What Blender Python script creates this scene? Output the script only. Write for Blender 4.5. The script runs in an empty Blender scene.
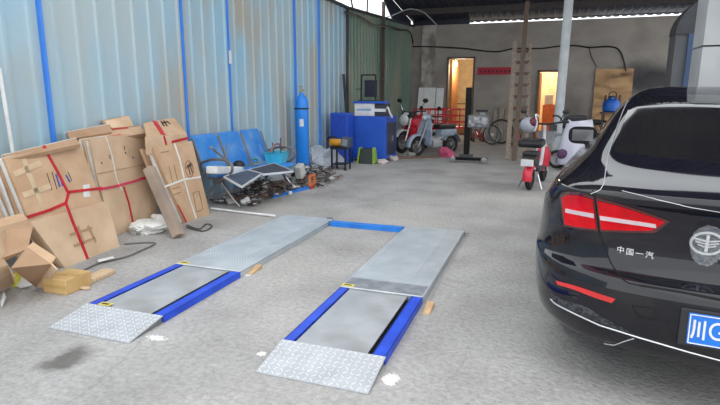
import bpy, bmesh, math, random
from mathutils import Vector, Matrix
from mathutils.bvhtree import BVHTree
random.seed(7)
S = bpy.context.scene
COL = S.collection
PI = math.pi
# ------------------------------------------------------------------ camera
F, PIT, ROL, YAW, H = 526.68, .1991, .0034, .3355, 1.5
FW = Vector((-math.sin(YAW)*math.cos(PIT), math.cos(YAW)*math.cos(PIT), -math.sin(PIT)))
RT = Vector((math.cos(YAW), math.sin(YAW), 0))
UP = RT.cross(FW)
R2 = RT*math.cos(ROL)+UP*math.sin(ROL)
U2 = UP*math.cos(ROL)-RT*math.sin(ROL)
CAMP = Vector((0, 0, H))
cd = bpy.data.cameras.new('camera'); cam = bpy.data.objects.new('camera', cd); COL.objects.link(cam)
cd.sensor_width = 36; cd.lens = F/720*36; cd.clip_start = .05; cd.clip_end = 300
m = Matrix((R2, U2, -FW)).transposed().to_4x4(); m.translation = CAMP
cam.matrix_world = m
S.camera = cam
# sight lines, used to read real positions on the floor or on a wall
def ray(x, y): return FW+R2*((x-360)/F)-U2*((y-202.5)/F)
def G(x, y, z=0.): d = ray(x, y); return CAMP+d*((z-H)/d.z)
def AY(x, y, Y): d = ray(x, y); return CAMP+d*(Y/d.y)
def AX(x, y, X): d = ray(x, y); return CAMP+d*(X/d.x)
def APL(x, y, p0, n): d = ray(x, y); return CAMP+d*((p0-CAMP).dot(n)/d.dot(n))
# ------------------------------------------------------------------ materials
def lin(c): return tuple(((v/255)/12.92 if v/255 <= .04045 else ((v/255+.055)/1.055)**2.4) for v in c)
MATS = {}
def mat(name, rgb, rough=.6, metal=0., rgb2=None, scale=6., contrast=(.35, .65), bump=0., bscale=30., coat=0., trans=0., alpha=1., emit=None, estr=0., stretch=None, spec=None, rgb3=None, scale3=1.2):
    if name in MATS: return MATS[name]
    M = bpy.data.materials.new(name); M.use_nodes = True
    nt = M.node_tree; N = nt.nodes; L = nt.links
    b = N['Principled BSDF']
    c = lin(rgb)+(1,)
    b.inputs['Base Color'].default_value = c
    b.inputs['Roughness'].default_value = rough
    b.inputs['Metallic'].default_value = metal
    if coat: b.inputs['Coat Weight'].default_value = coat; b.inputs['Coat Roughness'].default_value = .04
    if trans: b.inputs['Transmission Weight'].default_value = trans
    if alpha < 1: b.inputs['Alpha'].default_value = alpha
    if spec is not None: b.inputs['Specular IOR Level'].default_value = spec
    if emit: b.inputs['Emission Color'].default_value = lin(emit)+(1,); b.inputs['Emission Strength'].default_value = estr
    tc = N.new('ShaderNodeTexCoord'); mp = N.new('ShaderNodeMapping'); L.new(tc.outputs['Object'], mp.inputs[0])
    if stretch: mp.inputs['Scale'].default_value = stretch
    if rgb2 is None: rgb2 = tuple(max(0, v*.9) for v in rgb)
    n = N.new('ShaderNodeTexNoise'); n.inputs['Scale'].default_value = scale; n.inputs['Detail'].default_value = 5
    L.new(mp.outputs[0], n.inputs['Vector'])
    r = N.new('ShaderNodeValToRGB'); r.color_ramp.elements[0].position = contrast[0]; r.color_ramp.elements[1].position = contrast[1]
    r.color_ramp.elements[0].color = lin(rgb2)+(1,); r.color_ramp.elements[1].color = c
    L.new(n.outputs['Fac'], r.inputs['Fac'])
    out = r.outputs['Color']
    if rgb3 is not None:
        n3 = N.new('ShaderNodeTexNoise'); n3.inputs['Scale'].default_value = scale3; n3.inputs['Detail'].default_value = 6
        L.new(mp.outputs[0], n3.inputs['Vector'])
        r3 = N.new('ShaderNodeValToRGB'); r3.color_ramp.elements[0].position = .5; r3.color_ramp.elements[1].position = .72
        L.new(n3.outputs['Fac'], r3.inputs['Fac'])
        mx = N.new('ShaderNodeMix'); mx.data_type = 'RGBA'
        L.new(r3.outputs['Color'], mx.inputs['Factor']); L.new(out, mx.inputs[6]); mx.inputs[7].default_value = lin(rgb3)+(1,)
        out = mx.outputs[2]
    L.new(out, b.inputs['Base Color'])
    if bump:
        nb = N.new('ShaderNodeTexNoise'); nb.inputs['Scale'].default_value = bscale; nb.inputs['Detail'].default_value = 6
        L.new(mp.outputs[0], nb.inputs['Vector'])
        bp = N.new('ShaderNodeBump'); bp.inputs['Strength'].default_value = bump; bp.inputs['Distance'].default_value = .02
        L.new(nb.outputs['Fac'], bp.inputs['Height']); L.new(bp.outputs['Normal'], b.inputs['Normal'])
    MATS[name] = M
    return M
# ------------------------------------------------------------------ mesh building
class MB:
    def __init__(s): s.v = []; s.f = []; s.mi = []; s.cur = 0; s.T = Matrix()
    def add(s, vs, fs):
        o = len(s.v); s.v += [s.T @ Vector(v) for v in vs]; s.f += [tuple(i+o for i in f) for f in fs]; s.mi += [s.cur]*len(fs); return s
    def box(s, c, d, rot=None, bev=0.):
        bm = bmesh.new(); bmesh.ops.create_cube(bm, size=1)
        for v in bm.verts: v.co = Vector((v.co.x*d[0], v.co.y*d[1], v.co.z*d[2]))
        if bev: bmesh.ops.bevel(bm, geom=bm.edges[:], offset=bev, segments=2, profile=.6, affect='EDGES')
        R = rot if rot is not None else Matrix.Identity(3)
        bm.verts.index_update()
        vs = [R @ v.co+Vector(c) for v in bm.verts]; fs = [[v.index for v in f.verts] for f in bm.faces]
        bm.free(); return s.add(vs, fs)
    def beam(s, a, b, w, h, up=Vector((0, 0, 1)), bev=0.):
        a = Vector(a); b = Vector(b); d = (b-a); l = d.length; d.normalize()
        x = up.cross(d)
        if x.length < 1e-4: x = Vector((1, 0, 0)).cross(d)
        x.normalize(); z = d.cross(x)
        R = Matrix((x, d, z)).transposed()
        return s.box((a+b)/2, (w, l, h), R, bev)
    def tube(s, pts, r, seg=10, caps=True, closed=False):
        pts = [Vector(p) for p in pts]; n = len(pts)
        rr = r if isinstance(r, (list, tuple)) else [r]*n
        vs = []; px = None
        for i, p in enumerate(pts):
            if closed: t = pts[(i+1) % n]-pts[i-1]
            else: t = pts[min(i+1, n-1)]-pts[max(i-1, 0)]
            t.normalize()
            if px is None:
                px = t.cross(Vector((0, 0, 1)))
                if px.length < 1e-3: px = t.cross(Vector((1, 0, 0)))
            px = (px-t*px.dot(t))
            if px.length < 1e-6: px = t.cross(Vector((0, 1, 0)))
            px.normalize(); py = t.cross(px)
            for k in range(seg):
                a = 2*PI*k/seg; vs.append(p+(px*math.cos(a)+py*math.sin(a))*rr[i])
        fs = []
        for i in range(n if closed else n-1):
            j = (i+1) % n
            for k in range(seg):
                k2 = (k+1) % seg; fs.append((i*seg+k, i*seg+k2, j*seg+k2, j*seg+k))
        if caps and not closed: fs.append(tuple(range(seg))[::-1]); fs.append(tuple((n-1)*seg+k for k in range(seg)))
        return s.add(vs, fs)
    def lathe(s, prof, c=(0, 0, 0), axis=(0, 0, 1), seg=20):   # prof: (radius, height)
        ax = Vector(axis).normalized(); x = ax.orthogonal().normalized(); y = ax.cross(x); c = Vector(c)
        vs = []
        for r, h in prof:
            for k in range(seg):
                a = 2*PI*k/seg; vs.append(c+ax*h+(x*math.cos(a)+y*math.sin(a))*r)
        fs = []
        for i in range(len(prof)-1):
            for k in range(seg): fs.append((i*seg+k, i*seg+(k+1) % seg, (i+1)*seg+(k+1) % seg, (i+1)*seg+k))
        fs.append(tuple(range(seg))[::-1]); fs.append(tuple((len(prof)-1)*seg+k for k in range(seg)))
        return s.add(vs, fs)
    def torus(s, c, R, r, axis=(0, 0, 1), seg=28, rs=8):
        ax = Vector(axis).normalized(); x = ax.orthogonal().normalized(); y = ax.cross(x)
        return s.tube([Vector(c)+(x*math.cos(2*PI*k/seg)+y*math.sin(2*PI*k/seg))*R for k in range(seg)], r, rs, closed=True)
    def ball(s, c, r, sub=2, jit=0.):
        bm = bmesh.new(); bmesh.ops.create_icosphere(bm, subdivisions=sub, radius=1)
        rv = r if isinstance(r, (list, tuple)) else (r, r, r)
        bm.verts.index_update()
        vs = [Vector((v.co.x*rv[0], v.co.y*rv[1], v.co.z*rv[2]))*(1+random.uniform(-jit, jit))+Vector(c) for v in bm.verts]
        fs = [[v.index for v in f.verts] for f in bm.faces]; bm.free(); return s.add(vs, fs)
    def slab(s, q, n, back, front=0.):          # quad/polygon q extruded between +front and -back along n
        q = [Vector(p) for p in q]; n = Vector(n).normalized(); k = len(q)
        vs = [p+n*front for p in q]+[p-n*back for p in q]
        fs = [tuple(range(k)), tuple(range(2*k-1, k-1, -1))]+[(i, i+k, (i+1) % k+k, (i+1) % k) for i in range(k)]
        return s.add(vs, fs)
    def grid(s, rows, close=False):
        nr = len(rows); nc = len(rows[0]); vs = [p for r in rows for p in r]; fs = []
        for i in range(nr-1):
            for j in range(nc if close else nc-1):
                j2 = (j+1) % nc; fs.append((i*nc+j, i*nc+j2, (i+1)*nc+j2, (i+1)*nc+j))
        return s.add(vs, fs)
    def build(s, name, mats, parent=None, smooth=False, world=True, solid=0., recalc=True, bevel=0., subd=0):
        me = bpy.data.meshes.new(name); o = bpy.data.objects.new(name, me)
        vs = s.v
        if parent is not None and world:
            inv = wm(parent).inverted(); vs = [inv @ v for v in vs]
        elif parent is None and vs:
            lo = [min(v[i] for v in vs) for i in range(3)]; hi = [max(v[i] for v in vs) for i in range(3)]
            c = Vector(((lo[0]+hi[0])/2, (lo[1]+hi[1])/2, lo[2])); o.location = c; vs = [v-c for v in vs]
        me.from_pydata([tuple(v) for v in vs], [], s.f)
        if not isinstance(mats, (list, tuple)): mats = [mats]
        for M in mats: me.materials.append(M)
        for p, i in zip(me.polygons, s.mi): p.material_index = i
        if recalc:
            bm = bmesh.new(); bm.from_mesh(me); bmesh.ops.recalc_face_normals(bm, faces=bm.faces[:]); bm.to_mesh(me); bm.free()
        if smooth:
            for p in me.polygons: p.use_smooth = True
            if smooth != 'all':
                try: me.set_sharp_from_angle(angle=.7)
                except Exception: pass
        COL.objects.link(o)
        if parent is not None: o.parent = parent
        if bevel:
            b = o.modifiers.new('bevel', 'BEVEL'); b.width = bevel; b.segments = 2; b.limit_method = 'ANGLE'
        if subd:
            b = o.modifiers.new('subd', 'SUBSURF'); b.levels = subd; b.render_levels = subd
        if solid:
            b = o.modifiers.new('solid', 'SOLIDIFY'); b.thickness = solid; b.offset = 0
        return o
def wm(o):
    M = o.matrix_basis.copy()
    while o.parent is not None: o = o.parent; M = o.matrix_basis @ M
    return M
def tag(o, label, cat, group=None, kind=None):
    o['label'] = label; o['category'] = cat
    if group: o['group'] = group
    if kind: o['kind'] = kind
    return o
def thing(name, label, cat, loc=(0, 0, 0), rz=0., group=None):
    o = bpy.data.objects.new(name, None); COL.objects.link(o); o.empty_display_size = .1
    o.location = loc; o.rotation_euler = (0, 0, rz); return tag(o, label, cat, group)
def struct(mb, name, M, **k):
    o = mb.build(name, M, **k); o['kind'] = 'structure'; return o
def L_at(loc, rz=0.): return Matrix.Translation(Vector(loc)) @ Matrix.Rotation(rz, 4, 'Z')
def text_mesh(txt, size):                     # outline of characters as faces, centred, in the x-y plane
    cu = bpy.data.curves.new('t', 'FONT'); cu.body = txt; cu.size = size; cu.align_x = 'CENTER'; cu.align_y = 'CENTER'; cu.extrude = .0008
    o = bpy.data.objects.new('t', cu); COL.objects.link(o)
    dg = bpy.context.evaluated_depsgraph_get(); me = bpy.data.meshes.new_from_object(o.evaluated_get(dg))
    vs = [v.co.copy() for v in me.vertices]; fs = [tuple(p.vertices) for p in me.polygons]
    bpy.data.objects.remove(o); bpy.data.curves.remove(cu); bpy.data.meshes.remove(me)
    return vs, fs

# ------------------------------------------------------------------ palette
concrete = mat('floor_concrete', (177, 174, 172), .85, rgb2=(152, 149, 147), scale=1.6, contrast=(.3, .7), bump=.6, bscale=38, rgb3=(186, 181, 175), scale3=.35)
M_card = mat('cardboard', (199, 168, 138), .9, rgb2=(184, 151, 121), scale=4, contrast=(.3, .7), bump=.5, bscale=5, rgb3=(178, 144, 112), scale3=2.6)
M_card2 = mat('cardboard_pale', (207, 179, 150), .9, rgb2=(190, 160, 131), scale=3, contrast=(.3, .7), bump=.5, bscale=5, rgb3=(218, 190, 158), scale3=2.6)
M_card3 = mat('cardboard_dark', (178, 145, 115), .9, rgb2=(160, 128, 101), scale=5, contrast=(.3, .7), bump=.5, bscale=5, rgb3=(150, 118, 90), scale3=2.6)
M_white = mat('white_paper', (225, 225, 225), .7)
M_red = mat('red_strap', (196, 28, 48), .5)
M_wstrap = mat('white_strap', (226, 224, 218), .5)
M_ink = mat('dark_ink', (62, 48, 40), .8)
M_blueink = mat('blue_ink', (70, 80, 170), .8)
M_redink = mat('red_ink', (190, 60, 50), .8)
M_rail = mat('ramp_blue', (30, 80, 212), .42, rgb2=(24, 66, 188), scale=7)
M_cross = mat('crossbar_blue', (36, 130, 222), .45, rgb2=(32, 112, 208), scale=9)
M_galv = mat('galvanised_steel', (184, 191, 197), .42, .2, rgb2=(168, 176, 183), scale=5, contrast=(.3, .7), rgb3=(196, 200, 204), scale3=2.5)
M_galv2 = mat('worn_steel_deck', (176, 179, 182), .5, .2, rgb2=(158, 162, 166), scale=4, contrast=(.35, .65), rgb3=(150, 148, 146), scale3=3)
M_check = mat('checker_plate', (216, 218, 222), .38, .2, rgb2=(208, 210, 214), scale=8)
M_checkbase = mat('checker_plate_base', (188, 190, 194), .45, .2, rgb2=(174, 176, 180), scale=8)
M_chrome = mat('chrome', (205, 206, 208), .2, 1.)
M_steel = mat('bare_steel', (150, 150, 152), .4, .7)
M_black = mat('black_plastic', (28, 28, 31), .5)
M_rubber = mat('tyre_rubber', (32, 32, 34), .8)
M_dgrey = mat('dark_grey_paint', (62, 64, 70), .5)
M_yellow = mat('yellow_sticker', (226, 208, 92), .5)
M_wood = mat('weathered_wood', (168, 152, 136), .85, rgb2=(132, 118, 104), scale=3, stretch=(14, 14, 1), bump=.1)
M_wood2 = mat('brown_wood', (124, 104, 90), .85, rgb2=(94, 78, 68), scale=3, stretch=(14, 14, 1), bump=.1)
M_bluegas = mat('gas_blue', (36, 136, 232), .35, rgb2=(30, 126, 222), scale=4)
M_seat = mat('bench_blue', (44, 122, 204), .45, rgb2=(78, 140, 204), scale=6, contrast=(.3, .6), rgb3=(130, 168, 204), scale3=3)
M_cabblue = mat('cabinet_blue', (42, 92, 198), .4, rgb2=(38, 84, 186), scale=2)
M_mred = mat('motor_red', (204, 34, 52), .35, rgb2=(176, 26, 42), scale=6)
M_grey = mat('mid_grey', (140, 142, 146), .6)
M_film = mat('clear_film', (225, 230, 238), .25, trans=0., alpha=.5, rough=.2) if False else mat('clear_film', (225, 230, 238), .25, alpha=.2)
M_cyan = mat('cyan_plastic', (70, 190, 222), .4)
M_orange = mat('orange_plastic', (222, 120, 66), .5)
# ------------------------------------------------------------------ setting
WX = -4.8; BY = 19.5; GY = 12.7
mb = MB(); mb.grid([[Vector((x, y, 0)) for x in (-4.95, 0, 6, 22)] for y in (-16, -6, 0, 6, 12, 24)])
def floor_material():
    M = concrete; nt = M.node_tree; N = nt.nodes; L = nt.links; b = N['Principled BSDF']
    src = b.inputs['Base Color'].links[0].from_socket
    tc = N.new('ShaderNodeTexCoord')
    v = N.new('ShaderNodeTexVoronoi'); v.feature = 'DISTANCE_TO_EDGE'; v.inputs['Scale'].default_value = .42
    nz = N.new('ShaderNodeTexNoise'); nz.inputs['Scale'].default_value = 1.7; nz.inputs['Detail'].default_value = 8
    mxv = N.new('ShaderNodeMix'); mxv.data_type = 'VECTOR'; mxv.inputs['Factor'].default_value = .35
    L.new(tc.outputs['Object'], nz.inputs['Vector']); L.new(tc.outputs['Object'], mxv.inputs[4]); L.new(nz.outputs['Color'], mxv.inputs[5])
    L.new(mxv.outputs[1], v.inputs['Vector'])
    r = N.new('ShaderNodeValToRGB'); r.color_ramp.elements[0].position = .0; r.color_ramp.elements[1].position = .004
    L.new(v.outputs['Distance'], r.inputs['Fac'])
    r.color_ramp.elements[0].color = (.86, .86, .86, 1)
    mx = N.new('ShaderNodeMix'); mx.data_type = 'RGBA'; mx.blend_type = 'MULTIPLY'; mx.inputs['Factor'].default_value = 1
    L.new(src, mx.inputs[6]); L.new(r.outputs['Color'], mx.inputs[7])
    # aggregate speckle and broad worn patches
    n2 = N.new('ShaderNodeTexNoise'); n2.inputs['Scale'].default_value = 26; n2.inputs['Detail'].default_value = 8; n2.inputs['Roughness'].default_value = .75
    L.new(tc.outputs['Object'], n2.inputs['Vector'])
    r2 = N.new('ShaderNodeValToRGB'); r2.color_ramp.elements[0].position = .3; r2.color_ramp.elements[1].position = .7
    r2.color_ramp.elements[0].color = (.68, .68, .68, 1); r2.color_ramp.elements[1].color = (1.2, 1.2, 1.2, 1)
    L.new(n2.outputs['Fac'], r2.inputs['Fac'])
    m2 = N.new('ShaderNodeMix'); m2.data_type = 'RGBA'; m2.blend_type = 'MULTIPLY'; m2.inputs['Factor'].default_value = 1
    L.new(mx.outputs[2], m2.inputs[6]); L.new(r2.outputs['Color'], m2.inputs[7])
    cur = m2.outputs[2]
    # oil and water stains: (x, y, radius, darkness)
    for (sx, sy, rr, dk) in STAINS:
        sub = N.new('ShaderNodeVectorMath'); sub.operation = 'DISTANCE'
        add = N.new('ShaderNodeVectorMath'); add.operation = 'MULTIPLY_ADD'
        nn = N.new('ShaderNodeTexNoise'); nn.inputs['Scale'].default_value = 2.2/rr*.5; nn.inputs['Detail'].default_value = 6
        L.new(tc.outputs['Object'], nn.inputs['Vector'])
        L.new(nn.outputs['Color'], add.inputs[0]); add.inputs[1].default_value = (rr*1.5, rr*1.5, 0)
        L.new(tc.outputs['Object'], add.inputs[2])
        L.new(add.outputs[0], sub.inputs[0]); sub.inputs[1].default_value = (sx-FO.x+rr*.75, sy-FO.y+rr*.75, 0)
        rp = N.new('ShaderNodeMapRange'); rp.inputs['From Min'].default_value = rr*.35; rp.inputs['From Max'].default_value = rr
        rp.inputs['To Min'].default_value = dk; rp.inputs['To Max'].default_value = 0; rp.interpolation_type = 'SMOOTHSTEP'
        L.new(sub.outputs['Value'], rp.inputs['Value'])
        mk = N.new('ShaderNodeMix'); mk.data_type = 'RGBA'; L.new(rp.outputs['Result'], mk.inputs['Factor'])
        L.new(cur, mk.inputs[6]); mk.inputs[7].default_value = lin((70, 66, 60))+(1,)
        cur = mk.outputs[2]
    L.new(cur, b.inputs['Base Color'])
fl = struct(mb, 'floor', concrete); FO = fl.location
STAINS = []
for (px, py, rr, dk) in ((66, 358, .2, .75), (500, 187, .9, .28), (520, 176, .7, .25), (600, 345, .25, .18), (470, 260, .25, .15), (120, 255, .35, .25), (200, 225, .4, .28), (330, 195, .5, .18), (430, 172, .6, .2)):
    g = G(px, py); STAINS.append((g.x, g.y, rr, dk))
floor_material()
# corrugated left wall
def corrugated(y0, y1, z0, z1, period, depth, rib, X, top=None):
    prof = []; y = y0
    while y < y1:
        prof += [(y, 0), (y+period-rib, 0), (y+period-rib*.75, depth), (y+period-rib*.25, depth)]; y += period
    prof.append((y1, 0)); prof = [p for p in prof if p[0] <= y1]
    mb = MB(); ring = []
    for zz in (0, 1):
        ring.append([Vector((X+d, y, z0 if not zz else (z1 if top is None else top(y)))) for y, d in prof])
    back = [[Vector((X-.03, y, v.z)) for (y, d), v in zip(prof, r)] for r in ring]
    mb.grid(ring); mb.grid(back); mb.grid([ring[1], back[1]]); mb.grid([ring[0], back[0]])
    return mb
M_bluewall = mat('blue_corrugated_sheet', (146, 182, 202), .5, rgb2=(166, 180, 184), scale=1.3, contrast=(.35, .65), stretch=(1, 1, .45), rgb3=(166, 160, 148), scale3=1.1)
M_greenwall = mat('green_corrugated_sheet', (116, 138, 124), .55, rgb2=(96, 120, 108), scale=1.2, stretch=(1, 1, .4), rgb3=(140, 140, 122), scale3=1.0)
mb = corrugated(-3, GY, 0, 3.6, .281, .026, .07, WX); struct(mb, 'wall_left', M_bluewall, recalc=True)
gtop = lambda y: 3.6+(y-GY)/(BY-GY)*.38
mb = corrugated(GY+.02, BY, 0, 4, .25, .035, .11, WX-.02, gtop); struct(mb, 'wall_left_rear', M_greenwall)
n_trim = [0]
def trim(mb, M, **k):
    n_trim[0] += 1; return struct(mb, 'trim_%d' % n_trim[0], M, **k)
M_bluetrim = mat('blue_seam_strip', (58, 128, 224), .5, rgb2=(72, 136, 220), scale=5)
for (px, py, w) in ((47, 69, .032), (185, 69, .034), (231, 90, .03), (296, 60, .03), (320, 60, .035)):
    p = AX(px, py, WX+.04); mb = MB(); mb.box((WX+.02, p.y, 1.8), (.05, w, 3.58)); trim(mb, M_bluetrim)
mb = MB(); mb.box((WX+.03, GY, 1.82), (.06, .07, 3.6)); trim(mb, M_dgrey)
mb = MB(); mb.beam((WX+.03, 6.0, 3.62), (WX+.03, GY, 3.62), .09, .06); mb.beam((WX+.03, GY, 3.62), (WX+.03, BY, 4.0), .09, .06); trim(mb, M_dgrey)
p = AX(231, 57, WX+.06); mb = MB(); mb.box((WX+.047, p.y, p.z), (.006, .07, .2)); tag(mb.build('white_sticker', M_white), 'small white sticker on the blue seam strip above the bench', 'sticker')
p = AX(383, 60, WX+.1); mb = MB(); mb.box((WX+.1, p.y, 2.1), (.09, .07, 4.2)); trim(mb, mat('rusty_post', (96, 78, 72), .8))
# back wall with two openings
M_back = mat('grey_render', (176, 168, 160), .9, rgb2=(150, 144, 138), scale=.9, contrast=(.3, .7), bump=.2, bscale=12, rgb3=(142, 134, 126), scale3=.7, stretch=(1, 1, 1.6))
d1a, d1b = AY(447.5, 57, BY).x, AY(475.5, 57, BY).x; d1z = AY(460, 57, BY).z
d2a, d2b = AY(538, 70, BY).x, AY(560, 70, BY).x; d2z = AY(548, 70, BY).z
mb = MB()
def wbox(x0, x1, z0, z1): mb.box(((x0+x1)/2, BY+.12, (z0+z1)/2), (x1-x0, .24, z1-z0))
WT = 4.0; XR = 6.5
wbox(WX-.1, d1a, 0, WT); wbox(d1a, d1b, d1z, WT); wbox(d1b, d2a, 0, WT); wbox(d2a, d2b, d2z, WT); wbox(d2b, XR, 0, WT)
wb = struct(mb, 'wall_back', M_back)
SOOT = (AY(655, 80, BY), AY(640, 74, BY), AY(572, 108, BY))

# pale cement streak column in the corner
mb = MB(); mb.box((WX+.62, BY-.03, 2.0), (.5, .06, 4.0)); trim(mb, mat('cement_pier', (196, 190, 182), .9, rgb2=(140, 134, 128), scale=2.2, contrast=(.4, .6)))
# rooms behind the openings
M_brick = mat('pale_block', (214, 190, 150), .9, rgb2=(198, 172, 132), scale=4)
M_orangewood = mat('orange_ply', (200, 138, 84), .7, rgb2=(180, 118, 68), scale=2, stretch=(6, 6, 1))
M_roomwall = mat('room_plaster', (206, 186, 156), .9)
mb = MB(); cz = 3.2
mb.box((-3.0, 22.6, cz/2), (8, .1, cz)); struct(mb, 'wall_inner_back', M_brick)
mb = MB(); mb.box((-5.0+.3, 21.2, cz/2), (.1, 2.9, cz)); struct(mb, 'wall_inner_left', M_orangewood)
mb = MB(); mb.box((1.4, 21.2, cz/2), (.1, 2.9, cz)); struct(mb, 'wall_inner_right', M_roomwall)
mb = MB(); mb.box((-1.4, 21.2, cz/2), (.1, 2.7, cz)); struct(mb, 'wall_inner_middle', M_roomwall)
mb = MB(); mb.box((-1.8, 21.2, cz+.05), (6.5, 2.9, .1)); struct(mb, 'ceiling_inner', M_roomwall)
def doorframe(a, b, z, name):
    mb = MB(); t = .06
    mb.box((a+t/2, BY+.1, z/2), (t, .3, z)); mb.box((b-t/2, BY+.1, z/2), (t, .3, z)); mb.box(((a+b)/2, BY+.1, z-t/2), (b-a, .3, t))
    struct(mb, name, M_wood2)
doorframe(d1a, d1b, d1z, 'door_1'); doorframe(d2a, d2b, d2z, 'door_2')
mb = MB(); q = [AY(450, 60, BY+.5), AY(459.5, 60, BY+.9), AY(459.5, 112, BY+.9), AY(450, 112, BY+.5)]
x0 = d1a+.07; mb.box((x0+.05, BY+1.0, d1z/2-.02), (.05, .95, d1z-.1), Matrix.Rotation(-.07, 3, 'Z')); dl = mb.build('door_leaf', M_orangewood); tag(dl, 'open orange plywood door leaf inside the bulb-lit doorway', 'door')
mb = MB(); mb.box((d2a+.09, BY+.62, d2z/2-.02), (.05, .6, d2z-.1), Matrix.Rotation(-.1, 3, 'Z')); dl = mb.build('door_leaf', M_orangewood); tag(dl, 'open orange door leaf inside the doorway behind the grey pipe pole', 'door')
# bulb
bp = AY(456, 63, BY+.35)
t = thing('light_bulb', 'glowing bare bulb hanging in the left orange doorway', 'lamp', bp)
mb = MB(); mb.tube([bp+Vector((0, 0, .08)), (bp.x, bp.y, cz)], .008, 6); mb.build('cord', M_black, t)
mb = MB(); mb.lathe([(.02, .09), (.025, .03), (.05, -.02), (.055, -.06), (.035, -.1), (.005, -.115)], bp, seg=14)
mb.build('bulb', mat('bulb_glow', (255, 236, 190), .3, emit=(255, 226, 170), estr=18), t, smooth=True)
def point(name, loc, e, col, r=.06):
    l = bpy.data.lights.new(name, 'POINT'); l.energy = e; l.color = col; l.shadow_soft_size = r
    o = bpy.data.objects.new(name, l); COL.objects.link(o); o.location = loc; return o
point('bulb_light', bp+Vector((.15, .35, -.15)), 55, (1, .86, .66))
point('room_light', (-.1, 21.3, 2.6), 100, (1, .88, .7))
# roof
M_roof = mat('navy_roof_sheet', (50, 54, 74), .6, rgb2=(42, 45, 62), scale=2)
M_beam = mat('brown_steel_beam', (70, 64, 62), .7)
rz = lambda y: 4.16+(BY+.2-y)*.13
RY0 = 5.6
mb = MB(); rows = [[], []]; x = WX-.05; k = 0
xs = []
while x < XR: xs.append((x, 0)); xs.append((x+.13, 0)); xs.append((x+.16, .035)); xs.append((x+.22, .035)); x += .25
up = Vector((0, 0, .04))
for ya, yb, nm in ((RY0, 8.9, 'ceiling_front'), (10.6, BY+.6, 'ceiling')):      # open skylight strip between the two sheets
    r0 = [Vector((x, ya, rz(ya)+d)) for x, d in xs]; r1 = [Vector((x, yb, rz(yb)+d)) for x, d in xs]
    mb = MB(); mb.grid([r0, r1]); mb.grid([[v+up for v in r0], [v+up for v in r1]]); struct(mb, nm, M_roof)
for yb in (5.8, 8.8, 12.5, 15.6, 18.1):
    mb = MB(); mb.box(((WX+XR)/2, yb, rz(yb)-.1), (XR-WX, .09, .18)); trim(mb, M_beam if yb > 18 else M_roof)
# board closing part of the gap over the back wall
gx = AY(469, 22, BY).x; g2 = AY(700, 20, BY).x
mb = MB(); mb.box(((WX+gx)/2, BY+.12, 4.1), (gx-WX, .2, .22)); trim(mb, M_roof)
mb = MB(); mb.box(((g2+XR)/2, BY+.12, 4.1), (XR-g2, .2, .22)); trim(mb, M_roof)
mb = MB(); mb.box(((WX+XR)/2, BY+.05, 4.06+.03), (XR-WX, .06, .035)) ; trim(mb, M_dgrey)
# fascia triangle above green wall
mb = MB(); X = WX-.06
pts = [(BY, gtop(BY)), (17.2, gtop(17.2)), (15.2, rz(15.2)), (BY, rz(BY))]
mb.slab([(X, y, z) for y, z in pts], (1, 0, 0), .03); trim(mb, M_roof)
# thin truss lines in the gap
for (a, b) in (((13.2, 3.63), (12.2, 5.0)), ((14.3, 3.7), (14.35, 4.6))):
    mb = MB(); mb.tube([(WX, a[0], a[1]), (WX, b[0], b[1])], .025, 8); trim(mb, M_beam)
# right hand side: bright panel pillar and darker housing behind it
M_panel = mat('pale_grey_panel', (176, 178, 180), .7, rgb2=(158, 160, 162), scale=1.4)
M_hous = mat('grey_housing', (104, 106, 110), .7, rgb2=(92, 94, 98), scale=1.5)
xe = AY(703, 46, 9.0).x; zs = AY(703, 46, 9.0).z
mb = MB(); mb.box((xe+.75, 9.3, zs/2-.006), (1.5, .6, zs-.012)); mb.box((xe+.75, 9.3, zs+.012+1.2), (1.5, .6, 2.4)); struct(mb, 'wall_right', M_panel)
xh = AY(672, 70, 12.5).x; xh2 = AY(700, 70, 12.5).x
mb = MB(); zt = AY(680, 34, 12.5).z; mb.box(((xh+xh2)/2+.2, 12.8, zt/2), (xh2-xh+.4, .6, zt)); struct(mb, 'wall_right_rear', M_hous)
mb = MB(); rr = zt; c = []
for k in range(9):
    a = k/8*PI/2; c.append((xh2+.3-(xh2+.3-xh+.02)*math.cos(a), zt+.0+.75*math.sin(a)))
poly = [(xh-.02, zt)]+c+[(xh2+.3, zt)]
mb.slab([(x, 12.45, z) for x, z in poly], (0, -1, 0), .65); trim(mb, mat('dark_arch', (78, 80, 84), .7))
xb = AY(690, 60, 12.4).x; mb = MB(); mb.box((xb, 12.47, zt/2), (.12, .06, zt)); trim(mb, mat('steel_blue_strip', (70, 92, 128), .5))
# ------------------------------------------------------------------ light
W = bpy.data.worlds.new('sky'); S.world = W; W.use_nodes = True
bg = W.node_tree.nodes['Background']; bg.inputs[0].default_value = (.93, .97, 1., 1); bg.inputs[1].default_value = 1.3
sd = bpy.data.lights.new('sun', 'SUN'); sd.energy = .25; sd.angle = 1.2; sd.color = (1, .97, .92); so = bpy.data.objects.new('sun', sd); COL.objects.link(so)
so.rotation_euler = Vector((-.35, .75, -1.0)).to_track_quat('-Z', 'Y').to_euler()
S.view_settings.view_transform = 'Standard'; S.view_settings.look = 'None'; S.view_settings.gamma = 1; S.view_settings.exposure = .74
S.view_settings.use_curve_mapping = False
S.cycles.max_bounces = 8; S.cycles.diffuse_bounces = 5
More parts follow.
